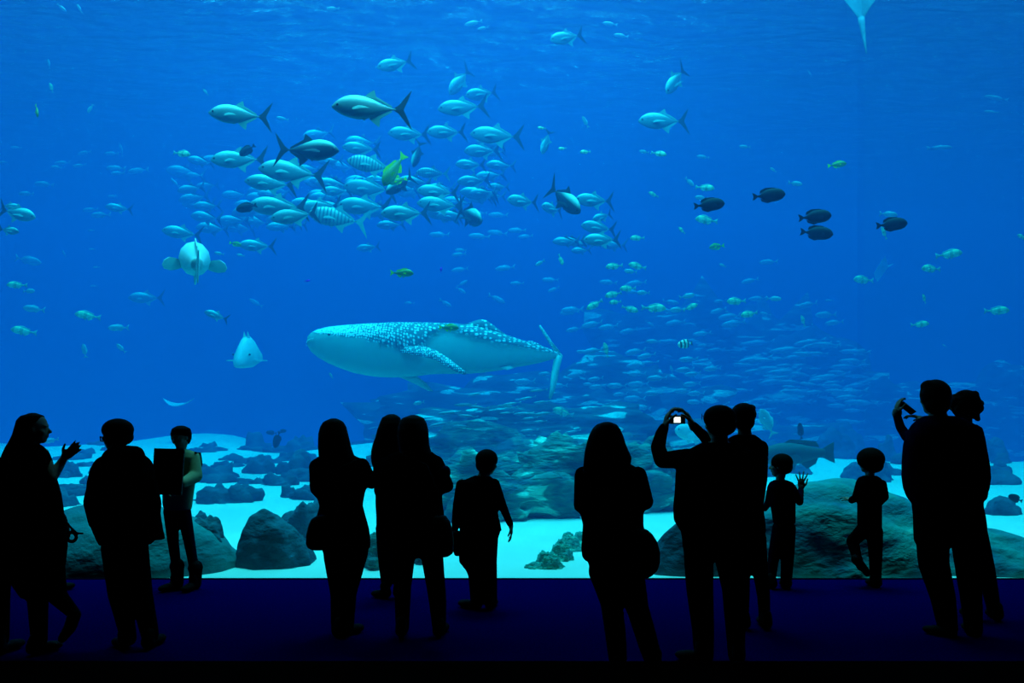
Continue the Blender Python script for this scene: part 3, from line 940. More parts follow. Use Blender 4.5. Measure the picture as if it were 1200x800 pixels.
# pale blue schooling fish: (px, py, length, way, pitch)
PL = {
    ('small pale hazy fish drifting loosely at the upper left', 'pale hazy fish at the upper left', 25): [
        (19, 173, 12, 'L', 0), (4, 190, 10, 'L', 0), (99, 179, 17, 'L', -12), (73, 191, 19, 'L', -6), (66, 196, 14, 'L', 8), (93, 194, 15, 'L', -10), (131, 180, 17, 'L', 0), (142, 176, 16, 'L', 75),
        (136, 197, 22, 'L', 0), (138, 203, 18, 'L', 0), (162, 200, 24, 'L', -10), (52, 216, 24, 'L', 5), (31, 227, 20, 'L', 2), (132, 230, 12, 'L', 0), (106, 246, 20, 'L', 0), (118, 252, 26, 'L', 0),
        (107, 270, 8, 'L', 0), (108, 292, 8, 'L', 0), (75, 297, 9, 'L', 60), (33, 305, 36, 'R', -12), (205, 214, 14, 'L', 45), (228, 205, 20, 'L', 5), (72, 9, 14, 'R', -40), (93, 10, 12, 'L', 60),
        (57, 75, 12, 'L', 80), (110, 335, 9, 'L', 0), (113, 313, 8, 'L', 0)],
    ('pale blue fish in the loose line below the jack school', 'pale fish below the jack school', 26): [
        (515, 275, 24, 'L', 0), (562, 277, 26, 'L', 3), (583, 273, 24, 'L', 4), (606, 270, 22, 'L', 0), (616, 277, 18, 'L', -4), (538, 298, 17, 'L', -6), (540, 293, 14, 'L', 0), (539, 316, 21, 'L', -8),
        (542, 332, 14, 'R', 30), (540, 340, 14, 'R', -30), (522, 355, 17, 'R', -30), (592, 314, 24, 'L', -6), (606, 332, 17, 'L', 0), (582, 350, 22, 'R', -25), (645, 328, 20, 'L', 3),
        (649, 339, 15, 'L', -22), (584, 252, 24, 'L', 0), (563, 250, 16, 'L', 0), (480, 355, 12, 'L', 0), (300, 355, 18, 'L', 30)],
    ('pale blue fish in the loose school right of the whale shark\'s back', 'upper pale school right of the whale shark', 25): [
        (713, 331, 22, 'L', 2), (746, 332, 26, 'L', -8), (742, 342, 18, 'L', 0), (786, 354, 20, 'R', -8), (778, 363, 16, 'R', -10), (671, 363, 27, 'L', -4), (668, 366, 24, 'L', -4), (673, 386, 21, 'L', -12),
        (694, 380, 26, 'L', -12), (713, 383, 24, 'L', -8), (737, 388, 23, 'L', -12), (792, 378, 24, 'L', -8), (761, 379, 12, 'R', -30), (823, 391, 22, 'L', -6), (825, 405, 16, 'L', -3),
        (901, 307, 22, 'L', -3), (879, 329, 21, 'L', -12), (888, 350, 22, 'L', -4), (844, 353, 15, 'L', -5), (842, 364, 20, 'L', -15), (855, 371, 28, 'L', -8), (860, 379, 30, 'L', -10),
        (947, 357, 25, 'L', -12), (968, 369, 28, 'L', -3), (978, 378, 22, 'L', -6), (972, 352, 10, 'L', 0), (897, 368, 14, 'L', 12)],
    ('pale blue fish in the dense school right of the whale shark\'s tail', 'lower pale school right of the whale shark', 22): [
        (695, 411, 25, 'L', -10), (683, 412, 16, 'L', 0), (675, 439, 22, 'L', -12), (698, 444, 19, 'L', -8), (700, 453, 20, 'L', -6), (690, 450, 14, 'L', 0), (723, 452, 24, 'L', 0), (727, 462, 18, 'L', -4),
        (745, 428, 23, 'L', -6), (747, 438, 21, 'L', -3), (748, 450, 26, 'L', -2), (770, 443, 25, 'L', -3), (766, 461, 22, 'L', 0), (744, 467, 26, 'L', 0), (753, 478, 20, 'L', 6), (754, 490, 29, 'L', 9),
        (758, 417, 24, 'L', -12), (787, 433, 11, 'L', 75), (800, 458, 20, 'L', 0), (807, 421, 24, 'L', -3), (803, 433, 22, 'L', -4), (812, 438, 20, 'L', -8), (811, 450, 22, 'L', -4), (816, 461, 22, 'L', -3),
        (815, 471, 21, 'L', 2), (745, 412, 26, 'L', -10), (655, 452, 22, 'L', -4), (640, 438, 18, 'L', -3), (615, 447, 26, 'L', -3), (708, 478, 14, 'L', 0), (766, 400, 18, 'L', 0), (835, 432, 22, 'L', -4)],
    ('small pale fish just under the water surface', 'pale fish under the water surface', 18): [
        (715, 28, 18, 'L', 8), (728, 42, 18, 'L', 10), (555, 27, 22, 'L', -10), (566, 33, 14, 'L', -15), (824, 184, 16, 'L', 3), (873, 172, 14, 'L', 2), (331, 139, 15, 'L', 12), (390, 10, 16, 'L', 0)],
    ('faint slender fish high at the right', 'faint slender fish at the upper right', 20): [
        (1101, 173, 32, 'R', 3), (1168, 115, 30, 'L', 8), (1162, 131, 16, 'L', 8), (949, 86, 9, 'L', 60), (1107, 405, 8, 'L', 30)],
}
for (lb, gr, Y), lst in PL.items():
    for (px, py, L, d, pi_) in lst:
        fish('P', px, py, L, d, Y + rnd.uniform(-1.5, 1.5), pi_, rnd.uniform(-8, 12), lb, gr, tall=1 if 'slender' not in lb else .6)
# thick far school seen as streaks over the reef
for i in range(110):
    px = rnd.uniform(690, 1010)
    py = 400 + rnd.random() * 95
    if px < 850 and py < 480 and rnd.random() < .6:
        continue
    fish('P', px, py, rnd.uniform(22, 44), 'L', rnd.uniform(26, 30), rnd.uniform(-9, 6), rnd.uniform(-10, 10), 'faint streak-like fish in the distant school over the hazy reef',
         'distant school over the hazy reef', tall=.6)
for i in range(26):
    px = rnd.uniform(500, 700)
    py = rnd.uniform(455, 520)
    fish('P', px, py, rnd.uniform(16, 30), 'L', rnd.uniform(15, 17), rnd.uniform(-12, 6), rnd.uniform(-10, 10), 'faint fish over the reef between whale shark and boy',
         'faint fish over the middle reef', tall=.5)

# large single fishes
def head_on_fish():
    d, Y = Vector((0, 0, 0)), 15.5
    k = Y / F
    # rows of the body seen along its length: (distance behind the nose m, half width px at the foot, height px)
    V, Fc = [], []
    secs = [(-.42, 3, 6, -4), (-.34, 8, 14, -5), (-.2, 12.5, 26, -5), (0, 14.0, 36, -4), (.25, 13, 37, -3), (.5, 9, 30, 0), (.8, 4.5, 18, 4), (1.05, 1.5, 8, 8)]
    n = 24
    for (y, hw, ht, z0) in secs:
        for i in range(n):
            a = 2 * PI * i / n
            c, s_ = math.cos(a), math.sin(a)
            t = (s_ + 1) / 2
            wd = hw * math.copysign(abs(c) ** .8, c) * (1 - .55 * t)
            V.append((wd * k, y, (z0 - 12 + ht * t) * k))
    for j in range(len(secs) - 1):
        for i in range(n):
            a, b_ = j * n + i, j * n + (i + 1) % n
            Fc.append((a, b_, b_ + n, a + n))
    Fc.append(tuple(range(n)))
    Fc.append(tuple((len(secs) - 1) * n + i for i in range(n)))
    o = obj_from('grouper', mesh_of('grouper_body', V, Fc, M['ghost'], True), None, P(287, 415, Y))
    props(o, 'pale head-on fish with a triangular outline and side fins held out level', 'fish')
    for s_ in (-1, 1):
        vf = fin_vf([(s_ * 11 * k, 0), (s_ * 24 * k, .08), (s_ * 23 * k, .2), (s_ * 11 * k, .22)], .012)
        V2 = [(x, z, y + -7 * k) for (x, y, z) in vf[0]]
        obj_from('pectoral_fin', mesh_of('pectoral_fin', V2, vf[1], M['ghost']), o)
        vf = fin_vf([(.0, 19 * k), (.05, 27 * k), (.22, 20 * k), (.2, 17 * k)], .008)
        V2 = [(s_ * 2.2 * k + y, x, z) for (x, y, z) in vf[0]]
        obj_from('dorsal_fin', mesh_of('dorsal_fin', V2, vf[1], M['ghost']), o)
        bm = bmesh.new()
        bmesh.ops.create_icosphere(bm, subdivisions=2, radius=.02, matrix=Matrix.Translation((s_ * 9.5 * k, -.2, -1 * k)))
        me = bpy.data.meshes.new('eye')
        bm.to_mesh(me)
        bm.free()
        me.materials.append(M['eye'])
        obj_from('eye', me, o)
    bm = bmesh.new()
    for i in range(9):
        x = (-8 + 2 * i) * k
        bmesh.ops.create_icosphere(bm, subdivisions=1, radius=.018, matrix=Matrix.Translation((x, -.335 + .0009 * (i - 4) ** 2 * 12, (-7 - .15 * (i - 4) ** 2) * k)) @ Matrix.Diagonal((1.6, 1, .6, 1)))
    me = bpy.data.meshes.new('mouth')
    bm.to_mesh(me)
    bm.free()
    me.materials.append(M['shark_dark'])
    obj_from('mouth', me, o)


head_on_fish()
fish('O', 935, 532, 92, 'L', 12.5, -2, 10, 'large dark grouper resting above the big green rock', None)
fish('W', 229, 306, 37, 'L', 11.5, 16, -66, 'big pale grouper seen from behind with spread side fins', None, tall=1.5, wide=1.9)
fish('W', 812, 508, 46, 'L', 14.5, 12, 20, 'pale broad fish framed by the photographing man\'s arms', None, tall=1.3)
fish('W', 763, 530, 40, 'L', 14.5, 2, 10, 'pale flat fish left of the photographing man\'s elbow', None, tall=.5)
fish('P', 899, 495, 36, 'L', 15, 62, 10, 'pale triangular fish above the boy raising his hand', None, tall=1.6)


# ------------------------------------------------------------------ whale shark
def whale_shark():
    Y = 15.0
    prof = [(365.5, 400, 403), (367, 395, 408), (371, 391, 414), (378, 387.5, 420), (390, 384.5, 427), (402, 383, 432), (416, 381.5, 437), (430, 380.5, 440), (445, 379.5, 442), (460, 378.5, 442.5),
            (475, 378, 442), (490, 378, 440.5), (505, 378, 438.5), (520, 378.2, 438), (535, 378.8, 437.8), (550, 380, 437.5), (562, 382, 436.5), (575, 385.5, 435), (590, 390, 432.5), (605, 395, 429.5),
            (620, 399.5, 427), (634, 403.5, 424), (646, 407.5, 420.5), (655, 411.5, 418), (660, 413.5, 416.5)]
    s = Y / F
    base = P(510, 410, Y)
    fwd = R(9)                            # the tail end swings a little away from the window
    def place(px, py, dy):
        x = (px - 510) * s
        return Vector((x, dy + x * math.tan(fwd), -(py - 410) * s))
    N = 40
    V, att = [], []
    back = [(365, 389), (378, 393), (400, 395), (430, 398), (450, 404), (470, 411), (490, 413), (501, 404), (506, 393), (518, 388), (532, 388.5), (548, 393), (575, 401), (610, 406), (640, 411), (662, 416)]
    def bline(px):
        for (a, b_), (c, d) in zip(back, back[1:]):
            if a <= px <= c:
                return b_ + (d - b_) * (px - a) / (c - a)
        return 400
    rate = lambda x: .36 if x < 430 else (.36 - .18 * min(1, (x - 430) / 100))
    cum = {}
    acc_ = 0
    for q in range(355, 670):
        cum[q] = acc_
        acc_ += rate(q)
    # resample finely
    pts = []
    for (a, b_) in zip(prof, prof[1:]):
        st = 5
        for q in range(st):
            t = q / st
            pts.append(tuple(a[i] + (b_[i] - a[i]) * t for i in range(3)))
    pts.append(prof[-1])
    for (px, t, b_) in pts:
        hz = (b_ - t) / 2
        zc = (b_ + t) / 2
        if px < 520:
            wr = 1.15 - .25 * (px - 365) / 155
        else:
            wr = .9 - .25 * (px - 520) / 140
        hw = hz * wr
        for k in range(N):
            a = 2 * PI * k / N
            c, sn = math.cos(a), math.sin(a)
            zz = math.copysign(abs(sn) ** .9, sn)
            yy = math.copysign(abs(c) ** .85, c)
            py = zc - hz * zz
            # a ridge runs along the flank under the spotted back, the flank below it drawn in to give it shade
            dl = py - bline(px)
            dent = .20 * max(0, min(1, (px - 480) / 25)) * max(0, min(1, (650 - px) / 60)) + .03
            kk = 1 - dent * (min(1, max(0, dl) / 1.6) * max(0, 1 - max(0, dl) / 34))
            V.append(place(px, py, hw * s * yy * kk))
            dens = .34 if px < 430 else (.34 - .17 * min(1, (px - 430) / 110))
            u = px * .2 * 1.0
            # spacing grows toward the tail
            uu = cum[int(px)] + (px - int(px)) * rate(px)
            vv = a * 27 * rate(px) + (px - 440) * .05
            # back mask: above the line on each flank
            mk = max(0, min(1, (bline(px) - py) / 2.0 + .5))
            mk *= 1 + max(0, min(1, (475 - px) / 75))
            att.append((uu, vv, mk))
    m_ = len(pts)
    Fc = []
    for i in range(m_ - 1):
        for k in range(N):
            a, b_ = i * N + k, i * N + (k + 1) % N
            Fc.append((a, b_, b_ + N, a + N))
    Fc.append(tuple(range(N)))
    Fc.append(tuple((m_ - 1) * N + k for k in range(N)))
    me = mesh_of('whale_shark', V, Fc, M['shark'], True)
    at = me.attributes.new('spot', 'FLOAT_VECTOR', 'POINT')
    at.data.foreach_set('vector', [c for t in att for c in t])
    root = obj_from('whale_shark', me, None, base)
    props(root, 'large spotted whale shark swimming left across the middle of the tank', 'whale shark')

    def fin(name, outline, dys, th, mask=1.0, dens=.3, label=None):
        """outline px points; dys depth offset (m) of each; th thickness in m"""
        n = len(outline)
        ctr = [sum(p[i] for p in outline) / n for i in (0, 1)]
        cd = sum(dys) / n
        Vv, at_ = [], []
        # three nested rings per side give a lens section
        for sgn in (-1, 1):
            for f_, tt in ((1, .12), (.6, .75)):
                for (p, dy) in zip(outline, dys):
                    q = (ctr[0] + (p[0] - ctr[0]) * f_, ctr[1] + (p[1] - ctr[1]) * f_)
                    Vv.append(place(q[0], q[1], cd + (dy - cd) * f_ + sgn * th * tt))
                    at_.append((q[0] * dens, q[1] * dens, mask))
            Vv.append(place(ctr[0], ctr[1], cd + sgn * th))
            at_.append((ctr[0] * dens, ctr[1] * dens, mask))
        F2 = []
        for si in (0, 1):
            o_ = si * (2 * n + 1)
            for k in range(n):
                k2 = (k + 1) % n
                q = [(o_ + k, o_ + k2, o_ + n + k2, o_ + n + k), (o_ + n + k, o_ + n + k2, o_ + 2 * n)]
                F2 += q
        for k in range(n):
            k2 = (k + 1) % n
            F2.append((k, 2 * n + 1 + k, 2 * n + 1 + k2, k2))
        me = mesh_of(name, Vv, F2, M['shark'], True)
        a_ = me.attributes.new('spot', 'FLOAT_VECTOR', 'POINT')
        a_.data.foreach_set('vector', [c for t in at_ for c in t])
        o = obj_from(name, me, root)
        if label:
            o['label'] = label
        return o
    fin('dorsal_fin', [(540, 380), (549, 378), (556, 375), (563, 373), (570, 374.5), (578, 380), (587, 387), (597, 393), (585, 394), (565, 388), (548, 384)], [0] * 11, .10, 1, .19)
    fin('dorsal_fin', [(610, 398), (617, 398.5), (624, 398), (630, 400.5), (640, 406), (628, 405)], [0] * 6, .05, 1, .3, 'small rear dorsal fin')
    fin('pectoral_fin', [(468, 413), (480, 408), (498, 407), (513, 412), (528, 421), (541, 431), (550, 438), (549, 441), (543, 440), (530, 433), (515, 424.5), (500, 419), (484, 416.5)],
        [-.42, -.46, -.5, -.62, -.78, -.95, -1.05, -1.05, -1.0, -.85, -.7, -.52, -.46], .035, 1, .42)
    fin('pectoral_fin', [(462, 440), (475, 441), (487, 440), (496, 448), (503, 458), (496, 457), (484, 450), (472, 444)], [.3, .3, .3, .55, .8, .8, .6, .4], .04, .15, .5)
    fin('pelvic_fin', [(585, 430), (597, 428), (603, 431), (594, 434)], [-.15, -.15, -.2, -.25], .03, .2, .5)
    fin('tail_fin', [(655, 411), (661, 415), (657, 430), (654, 445), (650, 458), (645, 468), (642.5, 466), (645, 450), (647, 435), (650, 420)],
        [0, 0, -.1, -.2, -.3, -.4, -.4, -.3, -.15, 0], .05, .05, .4, 'lower tail lobe')
    fin('tail_fin', [(660, 415), (652, 412), (645, 401), (638, 389), (632.5, 378.5), (634.5, 377), (640, 385), (648, 398), (656.5, 409)],
        [0, 0, .1, .2, .3, .3, .2, .1, 0], .04, .35, .4, 'upper tail lobe')
    # mouth edge, eye, gill slits
    def strip(name, pts_, r_, mat_, dy):
        Vv, F2 = [], []
        for i, (a, b_) in enumerate(pts_):
            p = place(a, b_, dy[i] if isinstance(dy, list) else dy)
            for k in range(6):
                an = 2 * PI * k / 6
                Vv.append(p + Vector((0, math.cos(an), math.sin(an))) * r_)
        for i in range(len(pts_) - 1):
            for k in range(6):
                a, b_ = i * 6 + k, i * 6 + (k + 1) % 6
                F2.append((a, b_, b_ + 6, a + 6))
        F2.append(tuple(range(6)))
        F2.append(tuple((len(pts_) - 1) * 6 + k for k in range(6)))
        return obj_from(name, mesh_of(name, Vv, F2, mat_), root)
    strip('mouth', [(364.8, 407), (366, 403), (370, 400.5), (377, 399.5)], .012, M['bright_edge'], [-.01, -.10, -.22, -.31])
    for sg in (-1, 1):
        bm = bmesh.new()
        bmesh.ops.create_icosphere(bm, subdivisions=2, radius=.022, matrix=Matrix.Translation(place(395, 395.5, sg * .395)))
        me = bpy.data.meshes.new('eye')
        bm.to_mesh(me)
        bm.free()
        me.materials.append(M['eye'])
        obj_from('eye', me, root)
    for i in range(5):
        x = 450 + i * 6
        strip('gill_slit', [(x, 396 + i), (x + 2, 402 + i), (x + 2, 409)], .012, M['shark_dark'], [-.455, -.475, -.48])
    return root


whale_shark()


# ------------------------------------------------------------------ rays
def ray(px, py, Y, span, length, tail, rot, label, mat, curl=.15):
    """flat winged fish: local x = nose, y = span; rot = matrix"""
    NX, NY = 14, 25
    V, Fc = [], []
    for s in (1, -1):
        for j in range(NY):
            v = -1 + 2 * j / (NY - 1)
            for i in range(NX):
                u = i / (NX - 1)
                # half-length of the disc at span v
                fr = .5 * (1 - abs(v) ** 1.5)
                bk = -.5 * (1 - abs(v) ** .9)
                cx = .02 - .1 * abs(v)
                x = (cx + fr) * (1 - u) + (cx + bk) * u
                th = .07 * (1 - abs(v)) ** 1.2 * math.sin(PI * min(1, max(0, u * .94 + .03)))
                V.append((x * length, v * span / 2, s * th * length + curl * v * v * span / 2))
    o2 = NX * NY
    for j in range(NY - 1):
        for i in range(NX - 1):
            a = j * NX + i
            Fc.append((a, a + 1, a + NX + 1, a + NX))
            Fc.append((o2 + a, o2 + a + NX, o2 + a + NX + 1, o2 + a + 1))
    for j in range(NY - 1):
        for i in (0, NX - 1):
            a = j * NX + i
            Fc.append((a, a + NX, o2 + a + NX, o2 + a))
    me = mesh_of('stingray', V, Fc, mat, True)
    o = obj_from('stingray', me, None, P(px, py, Y))
    o.rotation_mode = 'QUATERNION'
    o.rotation_quaternion = rot.to_quaternion()
    rings = [(-.40 * length - tail * t, 0, .05 * length * (1 - t * .85), .05 * length * (1 - t * .85)) for t in (0, .2, .4, .6, .8, 1)]
    tv = tube_rings(rings, 8)
    obj_from('tail', mesh_of('tail', tv[0], tv[1], mat, True), o)
    props(o, label, 'ray')
    return o


# top right: seen from below, nose up, tail hanging down
ray(1005, -6, 13, .54, 1.05, .62, orient(R(95), R(75)), 'large ray cut by the top edge with its tail hanging down', M['ray'], .1)
ray(1033, 316, 25, .85, .75, .35, orient(R(215), R(-20), R(62)), 'faint hazy ray gliding behind the yellow-green fish at the right', M['ghost'], .08)
ray(209, 474, 22, .85, .5, .1, orient(R(-95), R(-8)), 'pale thin ray curving up its wings above the woman with the folder', M['ghost'], .4)


# ------------------------------------------------------------------ people
class Lump:
    """overlapping closed shapes that are fused into one continuous surface"""
    def __init__(s, d):
        s.bm = bmesh.new()
        s.d = d

    def p(s, px, py, dy=0.0):
        v = P(px, py, s.d + dy)
        return v

    def ball(s, c, r, rot=None, sub=2):
        if not isinstance(r, (tuple, list)):
            r = (r, r, r)
        m_ = Matrix.Translation(c)
        if rot is not None:
            m_ = m_ @ rot.to_4x4()
        m_ = m_ @ Matrix.Diagonal((*r, 1))
        bmesh.ops.create_icosphere(s.bm, subdivisions=sub, radius=1, matrix=m_)

    def cone(s, a, b, r1, r2, n=14, ends=True):
        ax = b - a
        L = ax.length
        if L > 1e-5:
            q = ax.to_track_quat('Z', 'Y').to_matrix().to_4x4()
            bmesh.ops.create_cone(s.bm, cap_ends=True, segments=n, radius1=r1, radius2=r2, depth=L, matrix=Matrix.Translation((a + b) / 2) @ q)
        if ends:
            s.ball(a, r1)
            s.ball(b, r2)

    def chain(s, pts, k=1.0, dr=0.0):
        """pts: (px, py, dy, radius px)"""
        u = s.d / F
        for a, b in zip(pts, pts[1:]):
            s.cone(s.p(*a[:3]), s.p(*b[:3]), a[3] * u * k + dr, b[3] * u * k + dr)

    def stack(s, rows, k=1.0, dr=0.0, maxd=.16, ratio=.62, power=2.4, dome=False):
        """rows: (py, left px, right px[, depth offset[, half depth m]]) top to bottom"""
        u = s.d / F
        n = 28
        if dome:
            a = rows[0]
            c_, w_ = (a[1] + a[2]) / 2, (a[2] - a[1]) / 2
            y0 = a[0]
            ex = a[3:4] or (0,)
            hd = a[4] if len(a) > 4 else .05
            rows = [(y0, c_ - w_ * .45, c_ + w_ * .45, ex[0], hd * .5), (y0 + .9, c_ - w_ * .9, c_ + w_ * .9, ex[0], hd * .95)] + [(r if i else (r[0] + 1.6, r[1] - .6, r[2] + .6, ex[0], hd * 1.2)) for i, r in enumerate(rows)]
            power = 2.05
        prev = None
        vs = []
        for r in rows:
            dy = r[3] if len(r) > 3 else 0
            c = s.p((r[1] + r[2]) / 2, r[0], dy)
            hw = (r[2] - r[1]) / 2 * u * k + dr
            hd = (r[4] if len(r) > 4 else min(maxd, hw * ratio)) * k + dr
            ring = []
            for i in range(n):
                a = 2 * PI * i / n
                cc, ss = math.cos(a), math.sin(a)
                ring.append(s.bm.verts.new(c + Vector((hw * math.copysign(abs(cc) ** (2 / power), cc), hd * math.copysign(abs(ss) ** (2 / power), ss), 0))))
            vs.append(ring)
        for a, b in zip(vs, vs[1:]):
            for i in range(n):
                s.bm.faces.new((a[i], b[i], b[(i + 1) % n], a[(i + 1) % n]))
        s.bm.faces.new(vs[0])
        s.bm.faces.new(list(reversed(vs[-1])))

    def shoe(s, heel, toe, r=.045):
        """heel, toe: world points on the ground"""
        f = (toe - heel)
        L = f.length
        f.normalize()
        side = Vector((0, 0, 1)).cross(f)
        rot = Matrix((f, side, Vector((0, 0, 1)))).transposed()
        up = Vector((0, 0, 1))
        s.ball(heel + f * L * .15 + up * .045, (.055, .04, .05), rot)
        s.ball(heel + f * L * .55 + up * .038, (L * .42, .045, .036), rot)
        s.ball(heel + f * L * .78 + up * .034, (.07, .048, .032), rot)
        s.cone(heel + up * .05, heel + up * .11 + f * .02, .045, .042)

    def fuse(s, name, mat_, base, parent=None, voxel=.011, smooth=3, label=None):
        me = bpy.data.meshes.new(name)
        bmesh.ops.recalc_face_normals(s.bm, faces=s.bm.faces)
        s.bm.to_mesh(me)
        s.bm.free()
        me.transform(Matrix.Translation(-base))
        tmp = bpy.data.objects.new('tmp', me)
        C.objects.link(tmp)
        r = tmp.modifiers.new('r', 'REMESH')
        r.mode = 'VOXEL'
        r.voxel_size = voxel
        if smooth:
            q = tmp.modifiers.new('s', 'SMOOTH')
            q.factor = .5
            q.iterations = smooth
        dg = bpy.context.evaluated_depsgraph_get()
        me2 = bpy.data.meshes.new_from_object(tmp.evaluated_get(dg))
        C.objects.unlink(tmp)
        bpy.data.objects.remove(tmp)
        bpy.data.meshes.remove(me)
        me2.name = name
        me2.materials.clear()
        me2.materials.append(mat_)
        me2.polygons.foreach_set('use_smooth', [True] * len(me2.polygons))
        o = obj_from(name, me2, parent, base if parent is None else (0, 0, 0))
        if label:
            o['label'] = label
        return o


def head(L, cx, cy, hpx, az, dy=0.0, tilt=0, neck=None, pitch=0):
    """az: 0 looks away into the tank, -90 to the photo's left, 90 to its right, 180 to the camera"""
    u = (L.d + dy) / F
    h = hpx * u
    c = L.p(cx, cy, dy)
    rot = Matrix.Rotation(R(-az), 3, 'Z') @ Matrix.Rotation(R(pitch), 3, 'X') @ Matrix.Rotation(R(tilt), 3, 'Y')

    def q(side, f, up):
        return c + rot @ Vector((side * h, f * h, up * h))

    def b(side, f, up, r, sub=2):
        L.ball(q(side, f, up), tuple(v * h for v in r), rot, sub)
    b(0, -.04, .13, (.335, .40, .365), 3)
    b(0, .10, -.10, (.275, .28, .34), 3)
    b(0, .19, -.32, (.17, .16, .15))
    b(0, .05, -.28, (.24, .25, .14))
    L.cone(q(0, .36, .04), q(0, .445, -.10), .028 * h, .05 * h)
    b(0, .40, -.115, (.06, .05, .035))
    b(0, .31, .10, (.22, .085, .045))
    b(0, .355, -.215, (.10, .045, .025))
    b(0, .345, -.25, (.09, .045, .025))
    for s in (-1, 1):
        b(s * .335, -.02, -.03, (.03, .075, .11))
        b(s * .12, .325, .02, (.05, .04, .03))
        b(s * .2, .22, -.09, (.09, .1, .09))
    if neck:
        L.cone(q(0, -.06, -.22), L.p(*neck[:3]), .23 * h, neck[3] * L.d / F)
    return q, h, rot


def hand(L, wrist, direction, palm_n, size=.18, curl=0.3, spread=.18, side=1, curls=None):
    """five fingers on a palm; direction: wrist to fingertips, palm_n: out of the palm, side: which way the thumb leaves"""
    f = direction.normalized()
    n = (palm_n - f * palm_n.dot(f)).normalized()
    t = f.cross(n) * side                   # towards the thumb
    k = size / .18
    rot = Matrix((f, t, n)).transposed()
    L.ball(wrist + f * .045 * k, (.052 * k, .039 * k, .016 * k), rot)
    L.ball(wrist + f * .02 * k + t * .008 * k, (.035 * k, .030 * k, .018 * k), rot)
    L.cone(wrist - f * .02 * k, wrist + f * .02 * k, .024 * k, .024 * k)
    lens = [.078, .086, .080, .062]
    for i in range(4):
        off = (.030 - .020 * i) * k
        base = wrist + f * (.085 - .004 * abs(i - 1)) * k + t * off
        ang = spread * (1.2 - i * .8)
        d = (f * math.cos(ang) + t * math.sin(ang)).normalized()
        cu = curls[i] if curls else curl
        p0, r0 = base - d * .02 * k, .0098 * k
        seg = [.5, .3, .24]
        for j, sg in enumerate(seg):
            a = cu * (j + .6)
            dd = (d * math.cos(a) + n * math.sin(a)).normalized()
            p1 = p0 + dd * (lens[i] * sg + (.02 if j == 0 else 0)) * k
            L.cone(p0, p1, r0, r0 * .92, n=8)
            p0, r0 = p1, r0 * .92
    # thumb from the side of the palm near its base
    b0 = wrist + f * .022 * k + t * .026 * k
    d1 = (f * .65 + t * .75 + n * .25).normalized()
    d2 = (f * .9 + t * .35 + n * .35 * (1 + curl)).normalized()
    b1 = b0 + d1 * .038 * k
    b2 = b1 + d2 * .032 * k
    b3 = b2 + (d2 + n * curl * .5).normalized() * .024 * k
    L.cone(b0, b1, .014 * k, .0115 * k, n=8)
    L.cone(b1, b2, .0115 * k, .0105 * k, n=8)
    L.cone(b2, b3, .0105 * k, .009 * k, n=8)


def mirrored(v, s):
    return Vector((v[0] * s, v[1], v[2]))


def person(d, bx, label, hd, torso, arms, legs, shoes, top='dark_cloth', bottom='dark_cloth', topname='jacket', bottomname='trousers', hair=None, hairmat='hair',
           hems=None, skirt=None, maxd=.15, hands=None, extra_body=None, bare=None, vox=.011, sleeve_end=None, skin='skin', hood=None, shoe='leather'):
    """one person: the body is the top-level mesh, hair and clothes its children.
    torso rows and arm/leg chains in photo pixels at distance d"""
    base = Vector(((bx - 600) * d / F, d, 0))
    B = Lump(d)
    head(B, *hd[:4], **(hd[4] if len(hd) > 4 else {}))
    B.stack(torso, k=.80, maxd=maxd)
    for a in arms:
        B.chain(a, k=.72)
    for l in legs:
        B.chain(l, k=.72)
        # foot inside the shoe
    for (wr, dr, pn, kw) in (hands or []):
        hand(B, B.p(*wr), Vector(dr), Vector(pn), **kw)
    if extra_body:
        extra_body(B)
    for (hx, hy_, tx, ty) in shoes:
        h_ = Vector(((hx - 600) * d / F, d + hy_, 0.03))
        t_ = Vector(((tx - 600) * d / F, d + ty, 0.03))
        B.cone(h_ + Vector((0, 0, .025)), h_ + (t_ - h_) * .6 + Vector((0, 0, .005)), .02, .016)
    body = B.fuse('person', M[skin], base, None, vox * .62, 2)
    props(body, label, 'person')
    T = Lump(d)
    T.stack(torso, maxd=maxd)
    for i, a in enumerate(arms):
        if bare and i in bare:
            continue
        T.chain(a)
    if hems:
        T.stack(hems, maxd=maxd)
    if hood:
        hood(T)
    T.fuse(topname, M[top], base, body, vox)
    Q = Lump(d)
    for l in legs:
        Q.chain(l)
    if legs:
        lx = [l[0] for l in legs]
        if len(lx) == 2:
            Q.cone(Q.p(*lx[0][:3]), Q.p(*lx[1][:3]), lx[0][3] * d / F, lx[1][3] * d / F)
    if skirt:
        Q.stack(skirt, maxd=maxd)
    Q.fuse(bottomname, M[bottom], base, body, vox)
    for (hx, hy_, tx, ty) in shoes:
        Z = Lump(d)
        zz = getattr(person, 'lift', 0)
        Z.shoe(Vector(((hx - 600) * d / F, d + hy_, 0)), Vector(((tx - 600) * d / F, d + ty, 0)))
        Z.fuse('shoe', M[shoe], base, body, .009, 2)
    if hair:
        Hh = Lump(d)
        hair(Hh)
        Hh.fuse('hair', M[hairmat], base, body, .009, 2)
    return body, base


def shorthair(cx, cy, h, az, d_, up=.17, r=(.42, .47, .39), back=-.09, dy=0):
    def f(L):
        u = (L.d + dy) / F
        hh = h * u
        rot = Matrix.Rotation(R(-az), 3, 'Z')
        c = L.p(cx, cy, dy)
        L.ball(c + rot @ Vector((0, back * hh, up * hh)), tuple(v * hh for v in r), rot, 3)
        L.ball(c + rot @ Vector((0, (back - .08) * hh, (up - .22) * hh)), (r[0] * .93 * hh, r[1] * .80 * hh, r[2] * .8 * hh), rot, 3)
    return f


def rowhair(rows, **kw):
    return lambda L: L.stack(rows, **kw)


